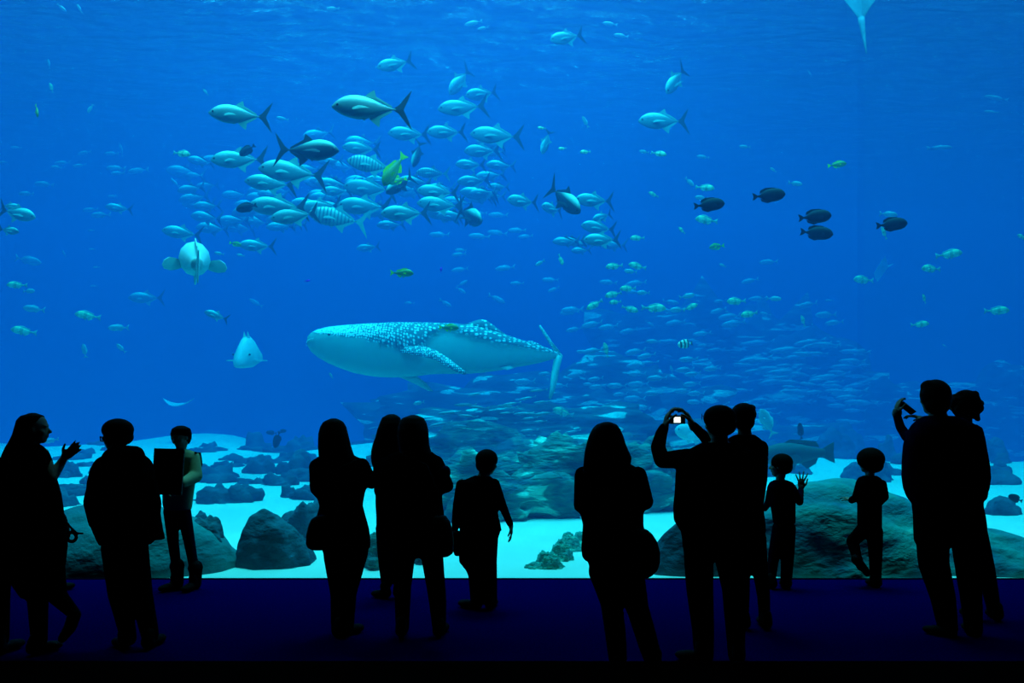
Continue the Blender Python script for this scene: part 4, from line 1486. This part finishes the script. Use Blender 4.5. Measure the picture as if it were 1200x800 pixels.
# --- woman in profile at the left, one hand raised
def hairA(L):
    L.stack([(483.5, 33, 44, .0, .04), (487, 26, 49.5, 0, .08), (492, 22, 50.5, 0, .10), (500, 20, 46, -.01, .10), (508, 18, 41, -.02, .10), (516, 14, 40, -.03, .10), (524, 8, 38, -.03, .09),
             (534, 3, 34, -.03, .08), (548, -1, 28, -.03, .08), (560, -2, 26, -.03, .08), (575, -3, 24, -.03, .08), (592, -3, 22, -.03, .07), (606, -1, 18, -.03, .05)], dome=True)
A, bA = person(5.76, 42, 'woman in profile with long dark hair raising an open hand, at the left edge', (41, 502.5, 37, 72, dict(neck=(36, 526, 0, 7))),
               [(519, 26, 44), (523, 18, 50), (530, 12, 56), (540, 8, 60), (552, 6, 62), (565, 8, 66), (580, 8, 70), (595, 6, 72), (612, 4, 74), (628, 6, 76)],
               [[(50, 531, .02, 8), (60, 560, -.02, 7.5), (70, 545, .06, 5.5), (74.5, 537, .08, 4.6)], [(18, 535, -.05, 8), (14, 570, -.1, 7), (24, 600, .05, 5), (32, 602, .15, 4)]],
               [[(36, 640, -.03, 17), (44, 695, -.02, 12), (46, 750, 0, 9)], [(56, 640, .06, 17), (67, 698, .12, 11), (88, 720, .05, 7)]],
               [(43, -.05, 60, .10)], top='dark_cloth', bottom='dark_cloth', topname='sleeveless_top', bottomname='long_skirt',
               skirt=[(622, 5, 76), (640, 5, 77), (660, 9, 75), (685, 16, 68), (700, 26, 66)], hair=hairA, bare=(0,),
               hands=[((75, 536.5, .08), (.72, .1, .68), (.3, -.9, -.1), dict(size=.160, curl=.18, spread=.08, side=-1)), ((32, 602, .15), (1, .3, -.1), (0, 0, -1), dict(size=.16, curl=.5))],
               extra_body=lambda B: B.chain([(50, 531, .02, 7), (60, 560, -.02, 6.8), (70, 545, .06, 5.4), (75, 537, .08, 4.2)]), maxd=.14)
Z = Lump(5.76)
h_ = P(87, 720, 5.81)
Z.ball(h_, .045)
Z.cone(h_, P(82, 735, 5.81), .045, .042)
Z.cone(P(82, 735, 5.81), P(73, 748, 5.81), .042, .03)
Z.fuse('shoe', M['leather'], bA, A, .009, 2)

# --- figure cut by the left edge
person(5.76, -8, 'dark figure cut off by the left edge behind the woman in profile', (-20, 500, 38, 20, dict(neck=(-20, 526, 0, 7))),
       [(526, -32, -8), (534, -44, -2), (550, -48, 0), (580, -48, 1), (620, -44, 3), (640, -42, 4)],
       [[(-6, 542, 0, 8), (-5, 580, 0, 7), (-6, 620, .1, 6)], [(-40, 540, 0, 8), (-44, 580, 0, 7), (-42, 620, .1, 6)]],
       [[(2, 640, 0, 13), (1, 700, 0, 10), (2, 750, 0, 8)], [(-22, 640, 0, 13), (-22, 700, 0, 10), (-22, 750, 0, 8)]],
       [(2, -.05, 10, .15), (-22, -.05, -16, .15)], hair=shorthair(-20, 500, 38, 20, 5.76), topname='coat')

# --- child in jeans, mostly hidden behind her
person(7.66, 66, 'child in blue jeans mostly hidden behind the woman in profile', (48, 560, 24, 60, dict(neck=(50, 574, 0, 4))),
       [(573, 44, 58), (577, 40, 64), (590, 42, 66), (605, 44, 68), (620, 44, 72), (630, 46, 76)],
       [[(61, 580, 0, 5), (64, 600, 0, 4.5), (66, 618, .05, 4)], [(43, 580, 0, 5), (42, 600, 0, 4.5), (44, 618, .05, 4)]],
       [[(68, 630, 0, 8), (69, 655, 0, 6.5), (70, 682, 0, 5)], [(54, 630, 0, 8), (56, 655, 0, 6), (56, 682, 0, 5)]],
       [(69, -.05, 79, .06), (56, -.05, 66, .06)], bottom='blue_cloth', bottomname='jeans', topname='shirt', hair=shorthair(48, 560, 24, 60, 7.66), maxd=.11, vox=.010)

# --- man in the hooded jacket with glasses
def hoodD(T):
    T.stack([(522.5, 134, 160, -.06), (525, 128, 165, -.05), (530, 122.5, 168, -.05), (537, 119, 170, -.04), (546, 116, 172, -.03)], ratio=.62, maxd=.16)
    T.ball(T.p(147, 531, -.06), (.125, .10, .055), None, 3)
D, bD = person(5.9, 150, 'man with glasses in a dark hooded jacket looking left, hands in pockets', (135, 510, 38, -62, dict(neck=(143, 534, 0, 9))),
               [(532, 124, 167), (537, 115, 173), (542, 111, 177), (550, 107.5, 179), (565, 104, 181), (585, 103, 182), (605, 105, 184), (620, 110, 184), (632, 115, 182), (638, 118, 176)],
               [[(116, 552, 0, 9), (107, 588, -.03, 9), (113, 612, .08, 9)], [(170, 550, 0, 10), (180, 590, -.03, 9), (178, 620, .08, 8)]],
               [[(134, 640, 0, 15), (140, 695, .0, 13), (151, 748, 0, 9)], [(157, 640, 0, 16), (165, 695, .0, 13), (176, 744, 0, 10)]],
               [(151, -.06, 134, .04), (177, -.06, 180, .14)],
               hems=[(588, 150, 184, .02, .07), (605, 150, 188, .02, .07), (622, 152, 191, .02, .06), (632, 154, 193.5, .02, .06)],
               hair=shorthair(136.5, 510, 38, -62, 5.9, up=.17, r=(.45, .50, .36), back=-.06), hood=hoodD)
# glasses
G_ = Lump(5.9)
u_ = 5.9 / F
for a_, b_ in (((117.5, 511.5, .0), (118.0, 516.5, .0)), ((118, 512, 0), (130, 512, -.07)), ((117.5, 512, 0), (121, 512, .09)), ((121, 512, .09), (121.5, 517, .09)), ((118, 516.5, 0), (121.5, 517, .09))):
    G_.cone(G_.p(*a_), G_.p(*b_), .005, .005, 8)
G_.fuse('glasses', M['plastic'], bD, D, .003, 0)

# --- woman in the pale coat holding a folder
def hairE(L):
    L.stack([(498.5, 206, 218, .0, .05), (502, 202, 222.5, .0, .085), (508, 200.5, 224, .02, .10), (514, 201, 224, .04, .08), (520, 203, 222, .06, .05)], dome=True)
E, bE = person(7.73, 215, 'woman in a pale coat and dark trousers facing the room with a dark folder', (212, 512.5, 26, -155, dict(neck=(211, 530, 0, 5.5), pitch=-14)),
               [(526, 201, 219), (529, 194, 227), (535, 190, 231), (545, 190, 231), (560, 191, 229), (575, 191, 227), (590, 191, 225), (597, 193, 224)],
               [[(227, 536, 0, 7.5), (229, 558, -.06, 8), (214, 566, -.26, 5.5)], [(194, 536, 0, 7), (192, 558, -.06, 7), (193, 570, -.26, 5)]],
               [[(200, 598, 0, 8.5), (203, 635, 0, 6.5), (208, 674, 0, 5)], [(215, 598, 0, 8.5), (222, 635, 0, 6.5), (229, 674, 0, 5)]],
               [(208, -.02, 197, -.14), (229, -.02, 224, -.16)], top='pale_coat', bottom='denim', topname='coat', hair=hairE,
               hands=[((213, 566, -.28), (-.8, -.3, .2), (.1, .9, .1), dict(size=.15, curl=.5, side=1)), ((194, 570, -.28), (.5, -.4, -.2), (0, .9, 0), dict(size=.15, curl=.5, side=-1))], vox=.010)
for (x0, y0, x1, y1) in ((207.5, 662, 208.5, 684), (229, 664, 229.5, 684)):
    Z = Lump(7.73)
    Z.cone(Z.p(x0, y0), Z.p(x1, y1), .062, .05)
    Z.cone(Z.p(x0, y0 + 1.5), Z.p(x0, y0), .068, .066)
    Z.fuse('boot', M['leather'], bE, E, .009, 2)
St = Lump(7.73)
St.chain([(229, 530, -.03, 1.6), (234, 536, .10, 2.6), (235, 544, .12, 2.6), (232, 552, .08, 2.2)])
St.stack([(530, 222, 235, .16, .05), (540, 220, 236.5, .17, .06), (548, 221, 236, .17, .05)])
St.fuse('backpack', M['leather'], bE, E, .009, 2)
fv, ff = boxvf((-.128, -.012, -.195), (.128, .012, .195))
fo = obj_from('folder', mesh_of('folder_back', fv, ff, M['plastic']), None, P(197, 553, 7.38))
fo.rotation_euler = (R(-6), R(1.5), R(2))
props(fo, 'dark flat folder held upright by the woman in the pale coat', 'folder')
fv, ff = boxvf((-.120, -.006, -.187), (.120, .003, .187))
po = obj_from('cover', mesh_of('cover', fv, ff, M['leather']), fo, (0, -.015, 0))
fv, ff = boxvf((-.128, -.003, -.006), (.128, .003, .004))
po = obj_from('top_edge', mesh_of('top_edge', fv, ff, M['pale_trim']), fo, (0, -.012, .199))
po['label'] = 'pale upper edge of the folder'

# --- woman with long hair and handbag
def hairF(L):
    L.stack([(490, 385, 397, -.02, .05), (494, 379, 402, -.02, .09), (500, 375.5, 405.5, -.02, .11), (508, 373.5, 407.5, -.03, .12), (516, 373, 409.5, -.04, .11), (524, 373, 411.5, -.05, .10),
             (531, 373.5, 414, -.06, .09), (538, 374, 417, -.07, .08), (546, 376, 417, -.08, .06), (556, 380, 412, -.09, .04)], dome=True)
person(6.2, 400, 'woman with long hair seen from behind, handbag at her left hip', (390.5, 509, 35, 5, dict(neck=(391, 532, 0, 8))),
       [(532, 378, 412), (537, 370, 422), (545, 365, 429), (555, 364, 431), (568, 366, 430), (580, 371, 427), (592, 374.5, 425), (604, 374.5, 428), (618, 373, 432), (632, 373, 434), (642, 375, 434)],
       [[(371, 546, 0, 9), (371, 572, -.04, 8), (380, 584, .12, 6.5), (388, 572, .2, 5)], [(424, 545, 0, 9), (436, 566, -.02, 7), (424, 562, .14, 6), (408, 562, .22, 5)]],
       [[(394, 650, 0, 15), (400, 695, .05, 13), (398, 738, 0, 10)], [(414, 645, 0, 18), (406, 695, 0, 12), (405, 738, 0, 9.5)]],
       [(399, -.06, 404, .16), (405, -.04, 419, .10)], hair=hairF, topname='cardigan', skirt=[(636, 375, 434), (650, 380, 430.5), (664, 386, 425), (674, 387, 421)])
Bg = Lump(5.99)
Bg.stack([(604, 371, 381, .0, .05), (608, 365, 384, 0, .07), (616, 361.5, 386, 0, .08), (626, 359.5, 386, 0, .085), (636, 359, 386, 0, .085), (641, 361, 385, 0, .08), (643.5, 366, 382, 0, .06)])
hb = P(372, 624, 5.99)
ho = Bg.fuse('handbag', M['leather'], hb, None, .009, 2)
props(ho, 'rounded dark handbag at the hip of the long-haired woman', 'handbag')
Bs = Lump(5.99)
Bs.chain([(372, 606, .0, 1.3), (380, 575, .01, 1.3), (398, 548, .03, 1.3), (418, 539, .09, 1.3)])
Bs.fuse('strap', M['leather'], hb, ho, .006, 0)

# --- woman further back, long hair
def hairG(L):
    L.stack([(485, 453, 465, -.02, .05), (489, 448, 469, -.02, .09), (496, 445, 471, -.02, .12), (504, 442, 471, -.03, .12), (512, 440, 471, -.04, .11), (520, 437, 471, -.05, .10), (528, 435, 470, -.06, .09),
             (536, 434.5, 468, -.06, .07), (546, 436, 464, -.06, .05)], dome=True)
person(7.4, 455, 'long-haired woman near the glass, half behind the person in the headscarf', (457, 500, 28, 10, dict(neck=(457, 520, 0, 6.5))),
       [(520, 448, 468), (524, 443, 474), (532, 440, 478), (545, 438.5, 479), (560, 439, 478), (575, 440, 476), (590, 440, 476), (605, 441, 476), (620, 441, 476)],
       [[(444, 532, 0, 7), (443, 560, -.03, 6), (450, 575, .15, 5)], [(475, 532, 0, 7), (478, 560, -.03, 6), (470, 575, .15, 5)]],
       [[(450, 618, 0, 10), (451, 652, 0, 8.5), (453, 684, 0, 6.5)], [(468, 618, 0, 10), (468, 652, 0, 7.5), (467, 684, 0, 6)]],
       [(454, -.05, 440, .0), (467, -.05, 470, .14)], hair=hairG, bottom='denim', bottomname='jeans', vox=.010)

# --- person in headscarf with broad coat
def scarfH(L):
    L.stack([(486, 478, 491, -.01, .05), (489.5, 471.5, 496.5, -.01, .10), (496, 467.5, 500, -.01, .125), (504, 466, 502, -.02, .13), (512, 466, 502.5, -.02, .12), (520, 467, 503, -.02, .10), (528, 468, 505, -.02, .09),
             (534, 466, 507, -.02, .09)], dome=True)
Hh_, bH = person(6.2, 488, 'person in a cap and broad dark coat seen from behind beside the boy', (484, 506, 36, 15, dict(neck=(485, 530, 0, 8))),
                 [(529, 465, 506), (533, 455, 511), (540, 448, 516), (550, 444, 519), (565, 443, 520), (580, 443, 518), (592, 443, 519), (606, 443, 521), (620, 445, 523), (632, 452, 522), (642, 459, 519)],
                 [[(450, 543, 0, 8), (446, 575, 0, 8), (455, 590, .14, 6)], [(511, 542, 0, 9), (524, 569, -.02, 8), (512, 575, .14, 6)]],
                 [[(474, 640, 0, 14), (472, 690, .02, 10), (471.5, 736, 0, 8)], [(505, 640, 0, 14), (509, 672, .02, 12), (513, 705, 0, 10.5), (514.5, 736, 0, 8)]],
                 [(471.5, -.06, 468, .15), (514.5, -.06, 519, .15)], hair=scarfH, hairmat='grey_hair', topname='coat')
for c_ in Hh_.children:
    if c_.name.startswith('hair'):
        c_.name = 'knitted_cap'
Pt = Lump(6.2)
Pt.ball(P(522, 553, 6.16), (.04, .035, .05))
o = Pt.fuse('sleeve_patch', M['blue_cloth'], bH, Hh_, .008, 2, 'blue patch on the right sleeve')
Bg = Lump(5.97)
Bg.stack([(604, 510, 522, 0, .05), (612, 506, 528, 0, .07), (626, 506, 531, 0, .07), (638, 508, 532, 0, .07), (648, 510, 531, 0, .06), (652, 514, 525, 0, .04)])
hb = P(520, 628, 5.97)
ho = Bg.fuse('shoulder_bag', M['leather'], hb, None, .009, 2)
props(ho, 'dark shoulder bag hanging between the capped person and the boy', 'bag')
Bs = Lump(5.97)
Bs.chain([(515, 606, 0, 1.4), (512, 575, .03, 1.4), (500, 545, .05, 1.4), (475, 534, .12, 1.4)])
Bs.fuse('strap', M['leather'], hb, ho, .006, 0)

# --- boy
person(7.0, 565, 'boy in shorts with his head tilted, one arm hanging away from his side', (571.5, 543, 31, 25, dict(neck=(564, 563, 0, 6), tilt=8)),
       [(557, 556, 574), (560, 549, 577), (564, 540, 581), (570, 538, 583), (580, 541, 583), (592, 542, 583), (604, 541, 584), (616, 538, 587), (622, 539, 588)],
       [[(541, 568, 0, 7), (535, 595, 0, 5), (532.5, 626, .05, 4)], [(579, 567, 0, 7), (589, 593, 0, 5.2), (598, 614, .02, 4)]],
       [[(552, 628, 0, 13), (558, 660, 0, 10.5), (560, 702, 0, 9)], [(572, 628, 0, 12), (572, 660, 0, 10.5), (574, 702, 0, 9)]],
       [(560, -.05, 540, .06), (574, -.05, 578, .14)], hair=shorthair(571.5, 543, 31, 25, 7.0), topname='shirt', bottomname='shorts',
       hands=[((598.5, 615, .02), (.12, .05, -1), (-1, 0, 0), dict(size=.15, curl=.35, spread=.06, side=-1)), ((531, 628, .05), (.1, 0, -1), (1, 0, 0), dict(size=.15, curl=.35, side=1))],
       skirt=[(618, 538, 588), (630, 540, 584), (645, 537.5, 583), (658, 538, 582), (668, 546, 582), (675, 549, 581)], vox=.010, maxd=.12)
Jk = Lump(6.95)
Jk.stack([(622, 529, 540, 0, .05), (632, 528, 542, 0, .06), (643, 530, 541, 0, .05), (651, 533, 540, 0, .03)])
jo = Jk.fuse('cloth_bag', M['leather'], P(534, 636, 6.95), None, .009, 2)
props(jo, 'small dark bag hanging from the boy\'s left hand', 'bag')

# --- woman nearest the camera, big round bag
def hairJ(L):
    L.stack([(494, 705, 718, -.02, .06), (497, 699.5, 722.5, -.02, .10), (502, 694.5, 726.5, -.02, .12), (511, 690, 730.5, -.03, .13), (520, 687.5, 733, -.04, .13), (528, 685.5, 736.5, -.05, .12),
             (536, 684.5, 740, -.06, .11), (543, 684, 739, -.07, .10), (551, 683.5, 737, -.08, .08), (562, 688, 733, -.09, .05)], dome=True)
person(5.42, 728, 'woman nearest the camera with shoulder-length dark hair and a long jacket', (710, 516, 39, 0, dict(neck=(711, 542, 0, 9))),
       [(540, 694, 730), (545, 686, 742), (552, 680, 750), (562, 675, 756), (576, 673, 758), (590, 675, 756), (602, 680, 754), (615, 683, 754), (628, 682, 757), (642, 681, 760), (652, 682, 758), (657, 686, 754)],
       [[(683, 556, 0, 10), (681, 592, -.03, 9), (695, 600, .2, 7)], [(748, 556, 0, 10), (757, 588, -.03, 9), (742, 596, .2, 7)]],
       [[(708, 668, 0, 19), (716, 705, .02, 13), (721, 740, 0, 12.5), (724, 772, 0, 11)], [(735, 668, 0, 20), (747, 712, .02, 13.5), (757, 745, 0, 12.5), (765, 772, 0, 11)]],
       [(724, -.05, 728, -.02), (765, -.05, 769, -.02)], hair=hairJ, topname='long_jacket',
       skirt=[(650, 685, 755), (662, 690, 755), (675, 695, 753), (684, 698, 752)])
Bg = Lump(5.2)
Bg.stack([(620, 744, 758, 0, .05), (625, 742, 764, 0, .08), (634, 742, 770, 0, .09), (646, 744, 773, 0, .10), (658, 744, 773, 0, .10), (667, 746, 770, 0, .09), (673, 748, 764, 0, .07), (676, 752, 760, 0, .04)])
hb = P(757, 650, 5.2)
ho = Bg.fuse('handbag', M['leather'], hb, None, .009, 2)
props(ho, 'large round dark handbag on the hip of the nearest woman', 'handbag')
Bs = Lump(5.2)
Bs.chain([(753, 624, 0, 1.5), (742, 590, .03, 1.5), (725, 560, .04, 1.5), (700, 546, .12, 1.5)])
Bs.fuse('strap', M['leather'], hb, ho, .006, 0)

# --- man photographing with both arms raised
person(5.6, 840, 'man photographing with a small lit camera held up in both hands', (842, 496, 42, -18, dict(neck=(843, 524, 0, 10))),
       [(518, 824, 862), (524, 812, 872), (530, 803, 880), (540, 795, 884), (555, 792, 886), (575, 791, 885), (595, 789, 884), (610, 790, 883), (620, 796, 880), (626, 800, 876)],
       [[(806, 537, 0, 12), (776, 539, .16, 10), (771, 524, .24, 9.2), (775, 508, .32, 7.6), (778, 501, .34, 6.2)], [(872, 536, 0, 12), (850, 545, .22, 9), (826, 512, .34, 7.2), (812, 498, .38, 5.6)]],
       [[(818, 632, 0, 18), (820, 690, .02, 16), (824, 740, 0, 13), (825, 768, 0, 11.5)], [(852, 632, 0, 19), (860, 690, .02, 14), (862, 740, 0, 11.5), (863, 768, 0, 10)]],
       [(823, -.05, 797, .02), (863, -.06, 868, .14)], hair=shorthair(842.5, 495, 42, -18, 5.6, up=.13, r=(.46, .46, .37), back=-.05), topname='jacket', skirt=[(612, 796, 882), (628, 799, 876), (645, 801, 870), (655, 804, 868)],
       hands=[((779.5, 501, .34), (.15, .1, 1), (.9, .1, .1), dict(size=.19, curl=.62, spread=.04, side=-1)), ((811, 498, .38), (-.35, .1, .9), (-.8, .1, -.3), dict(size=.19, curl=.62, spread=.04, side=1))])
G_ = Lump(5.6)
for q_ in range(8):
    a1, a2 = q_ * PI / 4, (q_ + 1) * PI / 4
    G_.cone(G_.p(822.5, 488 + 3.2 * math.sin(a1), .07 + .018 * math.cos(a1)), G_.p(822.5, 488 + 3.2 * math.sin(a2), .07 + .018 * math.cos(a2)), .003, .003, 6)
G_.cone(G_.p(823, 487, .05), G_.p(828, 488, -.04), .003, .003, 6)
km = [o for o in C.objects if o.name.startswith('person')][-1]
G_.fuse('glasses', M['plastic'], km.location.copy(), km, .003, 0)
co_ = P(794, 491.5, 5.6 + .36)
cv, cf = boxvf((-.052, -.012, -.030), (.052, .012, .030))
cm = obj_from('compact_camera', mesh_of('camera_body', cv, cf, M['plastic']), None, co_)
props(cm, 'small camera with a bright screen held up by the photographing man', 'camera')
cv, cf = boxvf((-.0235, -.0015, -.020), (.0235, .0015, .020))
so = obj_from('screen', mesh_of('screen', cv, cf, M['screen']), cm, (-.005, -.0138, -.001))
so['label'] = 'bright lit screen'
bm = bmesh.new()
bmesh.ops.create_cone(bm, cap_ends=True, segments=24, radius1=.022, radius2=.02, depth=.02, matrix=Matrix.Translation((.008, .022, 0)) @ Matrix.Rotation(PI / 2, 4, 'X'))
me = bpy.data.meshes.new('lens')
bm.to_mesh(me)
bm.free()
me.materials.append(M['plastic'])
obj_from('lens', me, cm)

# --- man beside him
person(6.4, 880, 'man with a quiff standing close behind the photographing man\'s shoulder', (871.5, 489, 33, 12, dict(neck=(873, 511, 0, 8))),
       [(509, 862, 884), (513, 854, 890), (520, 849, 896), (530, 847, 898), (545, 849, 896), (560, 852, 893), (580, 855, 893), (600, 856, 895), (615, 857, 897), (624, 858, 897)],
       [[(892, 524, 0, 8.5), (893, 560, -.02, 6.5), (889, 590, .08, 6)], [(856, 524, 0, 8.5), (856, 560, -.02, 7), (860, 590, .08, 6)]],
       [[(886, 630, 0, 12), (891, 670, .0, 9), (895, 700, 0, 7.5), (896, 730, 0, 6.5)], [(868, 630, 0, 12), (870, 670, .0, 9), (871, 700, 0, 7.5), (871, 730, 0, 6.5)]],
       [(896, -.05, 899, .15), (871, -.05, 868, .15)], bottomname='jeans', topname='coat',
       hair=lambda L: (L.ball(L.p(871.5, 485, -.01), (.092, .115, .086), None, 3), L.ball(L.p(880, 478, .02), (.035, .06, .03), None, 2), L.ball(L.p(872, 494, -.03), (.078, .09, .07), None, 3)))

# --- boy with splayed hand
person(7.76, 916, 'small boy in profile pressing a splayed hand towards the glass', (914, 546, 27, -58, dict(neck=(914, 563, 0, 4.8))),
       [(562, 908, 921), (565, 902, 929), (571, 900, 932), (580, 901, 932), (592, 903, 932), (604, 905, 932), (613, 906, 932)],
       [[(928, 571, 0, 5), (937, 588, .03, 4.6), (938.5, 573, .13, 3.6)], [(904, 571, 0, 5), (901, 588, .04, 4.6), (896, 596, .14, 3.6)]],
       [[(913, 618, 0, 8), (907, 650, 0, 6.8), (903, 684, 0, 5)], [(924, 618, 0, 8.5), (923, 650, 0, 7.8), (921, 684, 0, 6.5)]],
       [(904, -.04, 896, .07), (921, -.04, 922, .11)], top='navy_cloth', bottom='navy_cloth', topname='shirt', hair=shorthair(914, 546, 27, -58, 7.76),
       hands=[((938.5, 572, .13), (.05, .0, 1), (.0, 1, 0), dict(size=.165, curl=.04, spread=.36, side=-1)), ((896, 596, .14), (-.3, 1, .2), (0, 0, -1), dict(size=.13, curl=.3))], vox=.009, maxd=.10)

# --- curly child with one leg drawn up
person(7.8, 1020, 'curly-haired child standing on one leg with the other foot drawn up', (1019, 541, 27, -62, dict(neck=(1019, 558, 0, 4.8))),
       [(557, 1012, 1027), (560, 1006, 1032), (566, 1003, 1035), (575, 1004, 1034), (588, 1005, 1033), (600, 1005, 1033), (612, 1005, 1033), (620, 1006, 1033)],
       [[(1008, 567, 0, 5.2), (1003, 583, .04, 4.8), (998, 586, .15, 4.2)], [(1034, 567, 0, 5.2), (1037, 582, .0, 4.6), (1030, 590, .14, 3.8)]],
       [[(1025, 622, 0, 9.5), (1026, 655, 0, 7.5), (1026, 684, 0, 6.2)], [(1013, 620, 0, 9), (999, 634, .1, 7.2), (1004, 652, .02, 5.6), (1009, 664, 0, 5)]],
       [(1026, -.04, 1024, .10)], topname='shirt', hairmat='hair',
       hair=lambda L: (L.ball(L.p(1020.5, 537.5, -.01), (.123, .125, .106), None, 3), L.ball(L.p(1024, 545, -.03), (.085, .09, .07), None, 3)),
       hands=[((998, 586, .15), (-.4, .8, .3), (0, 0, -1), dict(size=.13, curl=.4, side=1))], vox=.009, maxd=.10)
ch = [o for o in C.objects if o.name.startswith('person')][-1]
Z = Lump(7.8)
Z.cone(P(1003, 655, 7.78), P(1014, 668, 7.82), .045, .035)
Z.cone(P(1014, 668, 7.82), P(1016, 672, 7.84), .035, .028)
Z.fuse('shoe', M['leather'], ch.location.copy(), ch, .008, 2)

# --- tall man on the right, phone raised
person(6.2, 1110, 'tall man in a wide jacket raising a phone, at the right', (1096, 466, 42, -22, dict(neck=(1100, 492, 0, 10))),
       [(487, 1084, 1118), (492, 1076, 1132), (498, 1070, 1142), (508, 1064, 1149), (522, 1060, 1153), (540, 1058.5, 1156), (558, 1058, 1159), (572, 1060, 1157), (582, 1064, 1152), (590, 1070, 1149), (595, 1073, 1146)],
       [[(1076, 508, .05, 9), (1063, 512, .22, 6.5), (1055, 500, .30, 5.6), (1051, 486, .36, 5)], [(1142, 512, 0, 11), (1150, 550, -.02, 10), (1148, 580, .1, 9)], [(1118, 512, .12, 7), (1096, 503, .26, 6), (1082, 492, .34, 4.6)]],
       [[(1092, 612, 0, 19), (1094, 660, .0, 17), (1105, 700, 0, 14), (1111, 738, 0, 11)], [(1130, 612, 0, 18), (1134, 660, .02, 14.5), (1138, 700, 0, 12), (1141, 738, 0, 10)]],
       [(1110, -.05, 1090, .05), (1139, -.05, 1145, .15)], top='navy_cloth', topname='jacket', skirt=[(588, 1070, 1150), (605, 1072, 1148), (625, 1072.5, 1147), (634, 1073, 1147), (639, 1076, 1145)],
       hair=lambda L: (L.ball(L.p(1096.5, 462.5, -.01), (.103, .125, .114), None, 3), L.ball(L.p(1089, 453, .0), (.055, .08, .05), None, 3), L.ball(L.p(1104, 456, .0), (.05, .08, .045), None, 3), L.ball(L.p(1098.5, 472, -.04), (.088, .10, .09), None, 3)),
       hands=[((1051, 485, .36), (.05, .05, 1), (.9, .1, -.1), dict(size=.16, curl=.6, spread=.05, side=-1)), ((1081, 491, .34), (-.9, .05, .35), (-.3, .1, -.8), dict(size=.16, curl=.45, spread=.1, side=1))])
cv, cf = boxvf((-.062, -.004, -.034), (.062, .004, .034))
ph = obj_from('mobile_phone', mesh_of('phone_body', cv, cf, M['plastic']), None, P(1063, 478, 6.2 + .38))
ph.rotation_euler = (R(62), R(40), R(-10))
props(ph, 'dark phone held tilted by the tall man\'s raised hands', 'phone')
cv, cf = boxvf((-.056, -.0008, -.030), (.056, .0008, .030))
obj_from('screen', mesh_of('phone_glass', cv, cf, M['leather']), ph, (0, -.005, 0))
tm = [o for o in C.objects if o.name.startswith('person')][-1]
W_ = Lump(6.2)
W_.cone(P(1051, 485, 6.56), P(1051.5, 482.5, 6.56), .036, .036)
W_.fuse('wristband', M['pale_trim'], tm.location.copy(), tm, .005, 1)

# --- curly-haired woman beyond him
def hairQ(L):
    rr = random.Random(3)
    c = L.p(1132, 474, 0)
    L.ball(c, (.112, .115, .118), None, 3)
    for i in range(46):
        a, b_ = rr.uniform(0, 2 * PI), rr.uniform(-.9, 1.2)
        q = Vector((math.cos(a) * math.cos(b_), math.sin(a) * math.cos(b_), math.sin(b_)))
        L.ball(c + Vector((q.x * .108, q.y * .10, q.z * .110 - .006)), rr.uniform(.018, .032), None, 1)
    L.chain([(1143, 486, -.03, 5), (1146, 491, -.03, 3)])
person(6.65, 1150, 'curly-haired woman mostly hidden behind the tall man', (1131, 477, 30, 10, dict(neck=(1132, 498, 0, 7))),
       [(497, 1122, 1144), (501, 1114, 1150), (508, 1110, 1152), (525, 1110, 1152), (545, 1112, 1150), (565, 1112, 1148), (585, 1114, 1150), (605, 1116, 1154), (620, 1120, 1156)],
       [[(1116, 510, 0, 7), (1112, 545, 0, 6), (1116, 575, .1, 5)], [(1146, 510, 0, 7), (1147, 545, 0, 6), (1142, 575, .1, 5)]],
       [[(1144, 622, 0, 12), (1154, 665, .02, 11), (1162, 700, 0, 8.5), (1165, 718, 0, 7)], [(1128, 622, 0, 12), (1134, 665, .0, 9), (1138, 700, 0, 7.5), (1138, 718, 0, 6.5)]],
       [(1165, -.05, 1170, .12), (1138, -.05, 1140, .14)], hair=hairQ, topname='coat', bottom='denim', bottomname='jeans')

# cord-handled bag swinging beside the woman in profile
Sb = Lump(5.95)
Sb.stack([(596, 56, 70, 0, .05), (606, 52, 76, 0, .07), (620, 52, 80, 0, .07), (630, 54, 80, 0, .07), (638, 58, 76, 0, .05)])
hb = P(66, 618, 5.95)
so = Sb.fuse('tote_bag', M['leather'], hb, None, .009, 2)
props(so, 'dark bag with a looped cord at the hip of the woman in profile', 'bag')
Sr = Lump(5.95)
pts = [(72, 606), (78, 612), (84, 619), (90, 624.5), (97, 625)]
for a_, b_ in zip(pts, pts[1:]):
    Sr.cone(Sr.p(*a_), Sr.p(*b_), .009, .007)
ring = [(84 + 5.5 * math.cos(t * PI / 5), 629 + 5.5 * math.sin(t * PI / 5)) for t in range(10)]
for a_, b_ in zip(ring, ring[1:] + ring[:1]):
    Sr.cone(Sr.p(*a_), Sr.p(*b_), .012, .012)
Sr.cone(Sr.p(78, 622), Sr.p(80, 628), .016, .014)
Sr.fuse('cord', M['leather'], hb, so, .005, 1, 'thin looped cord handle')
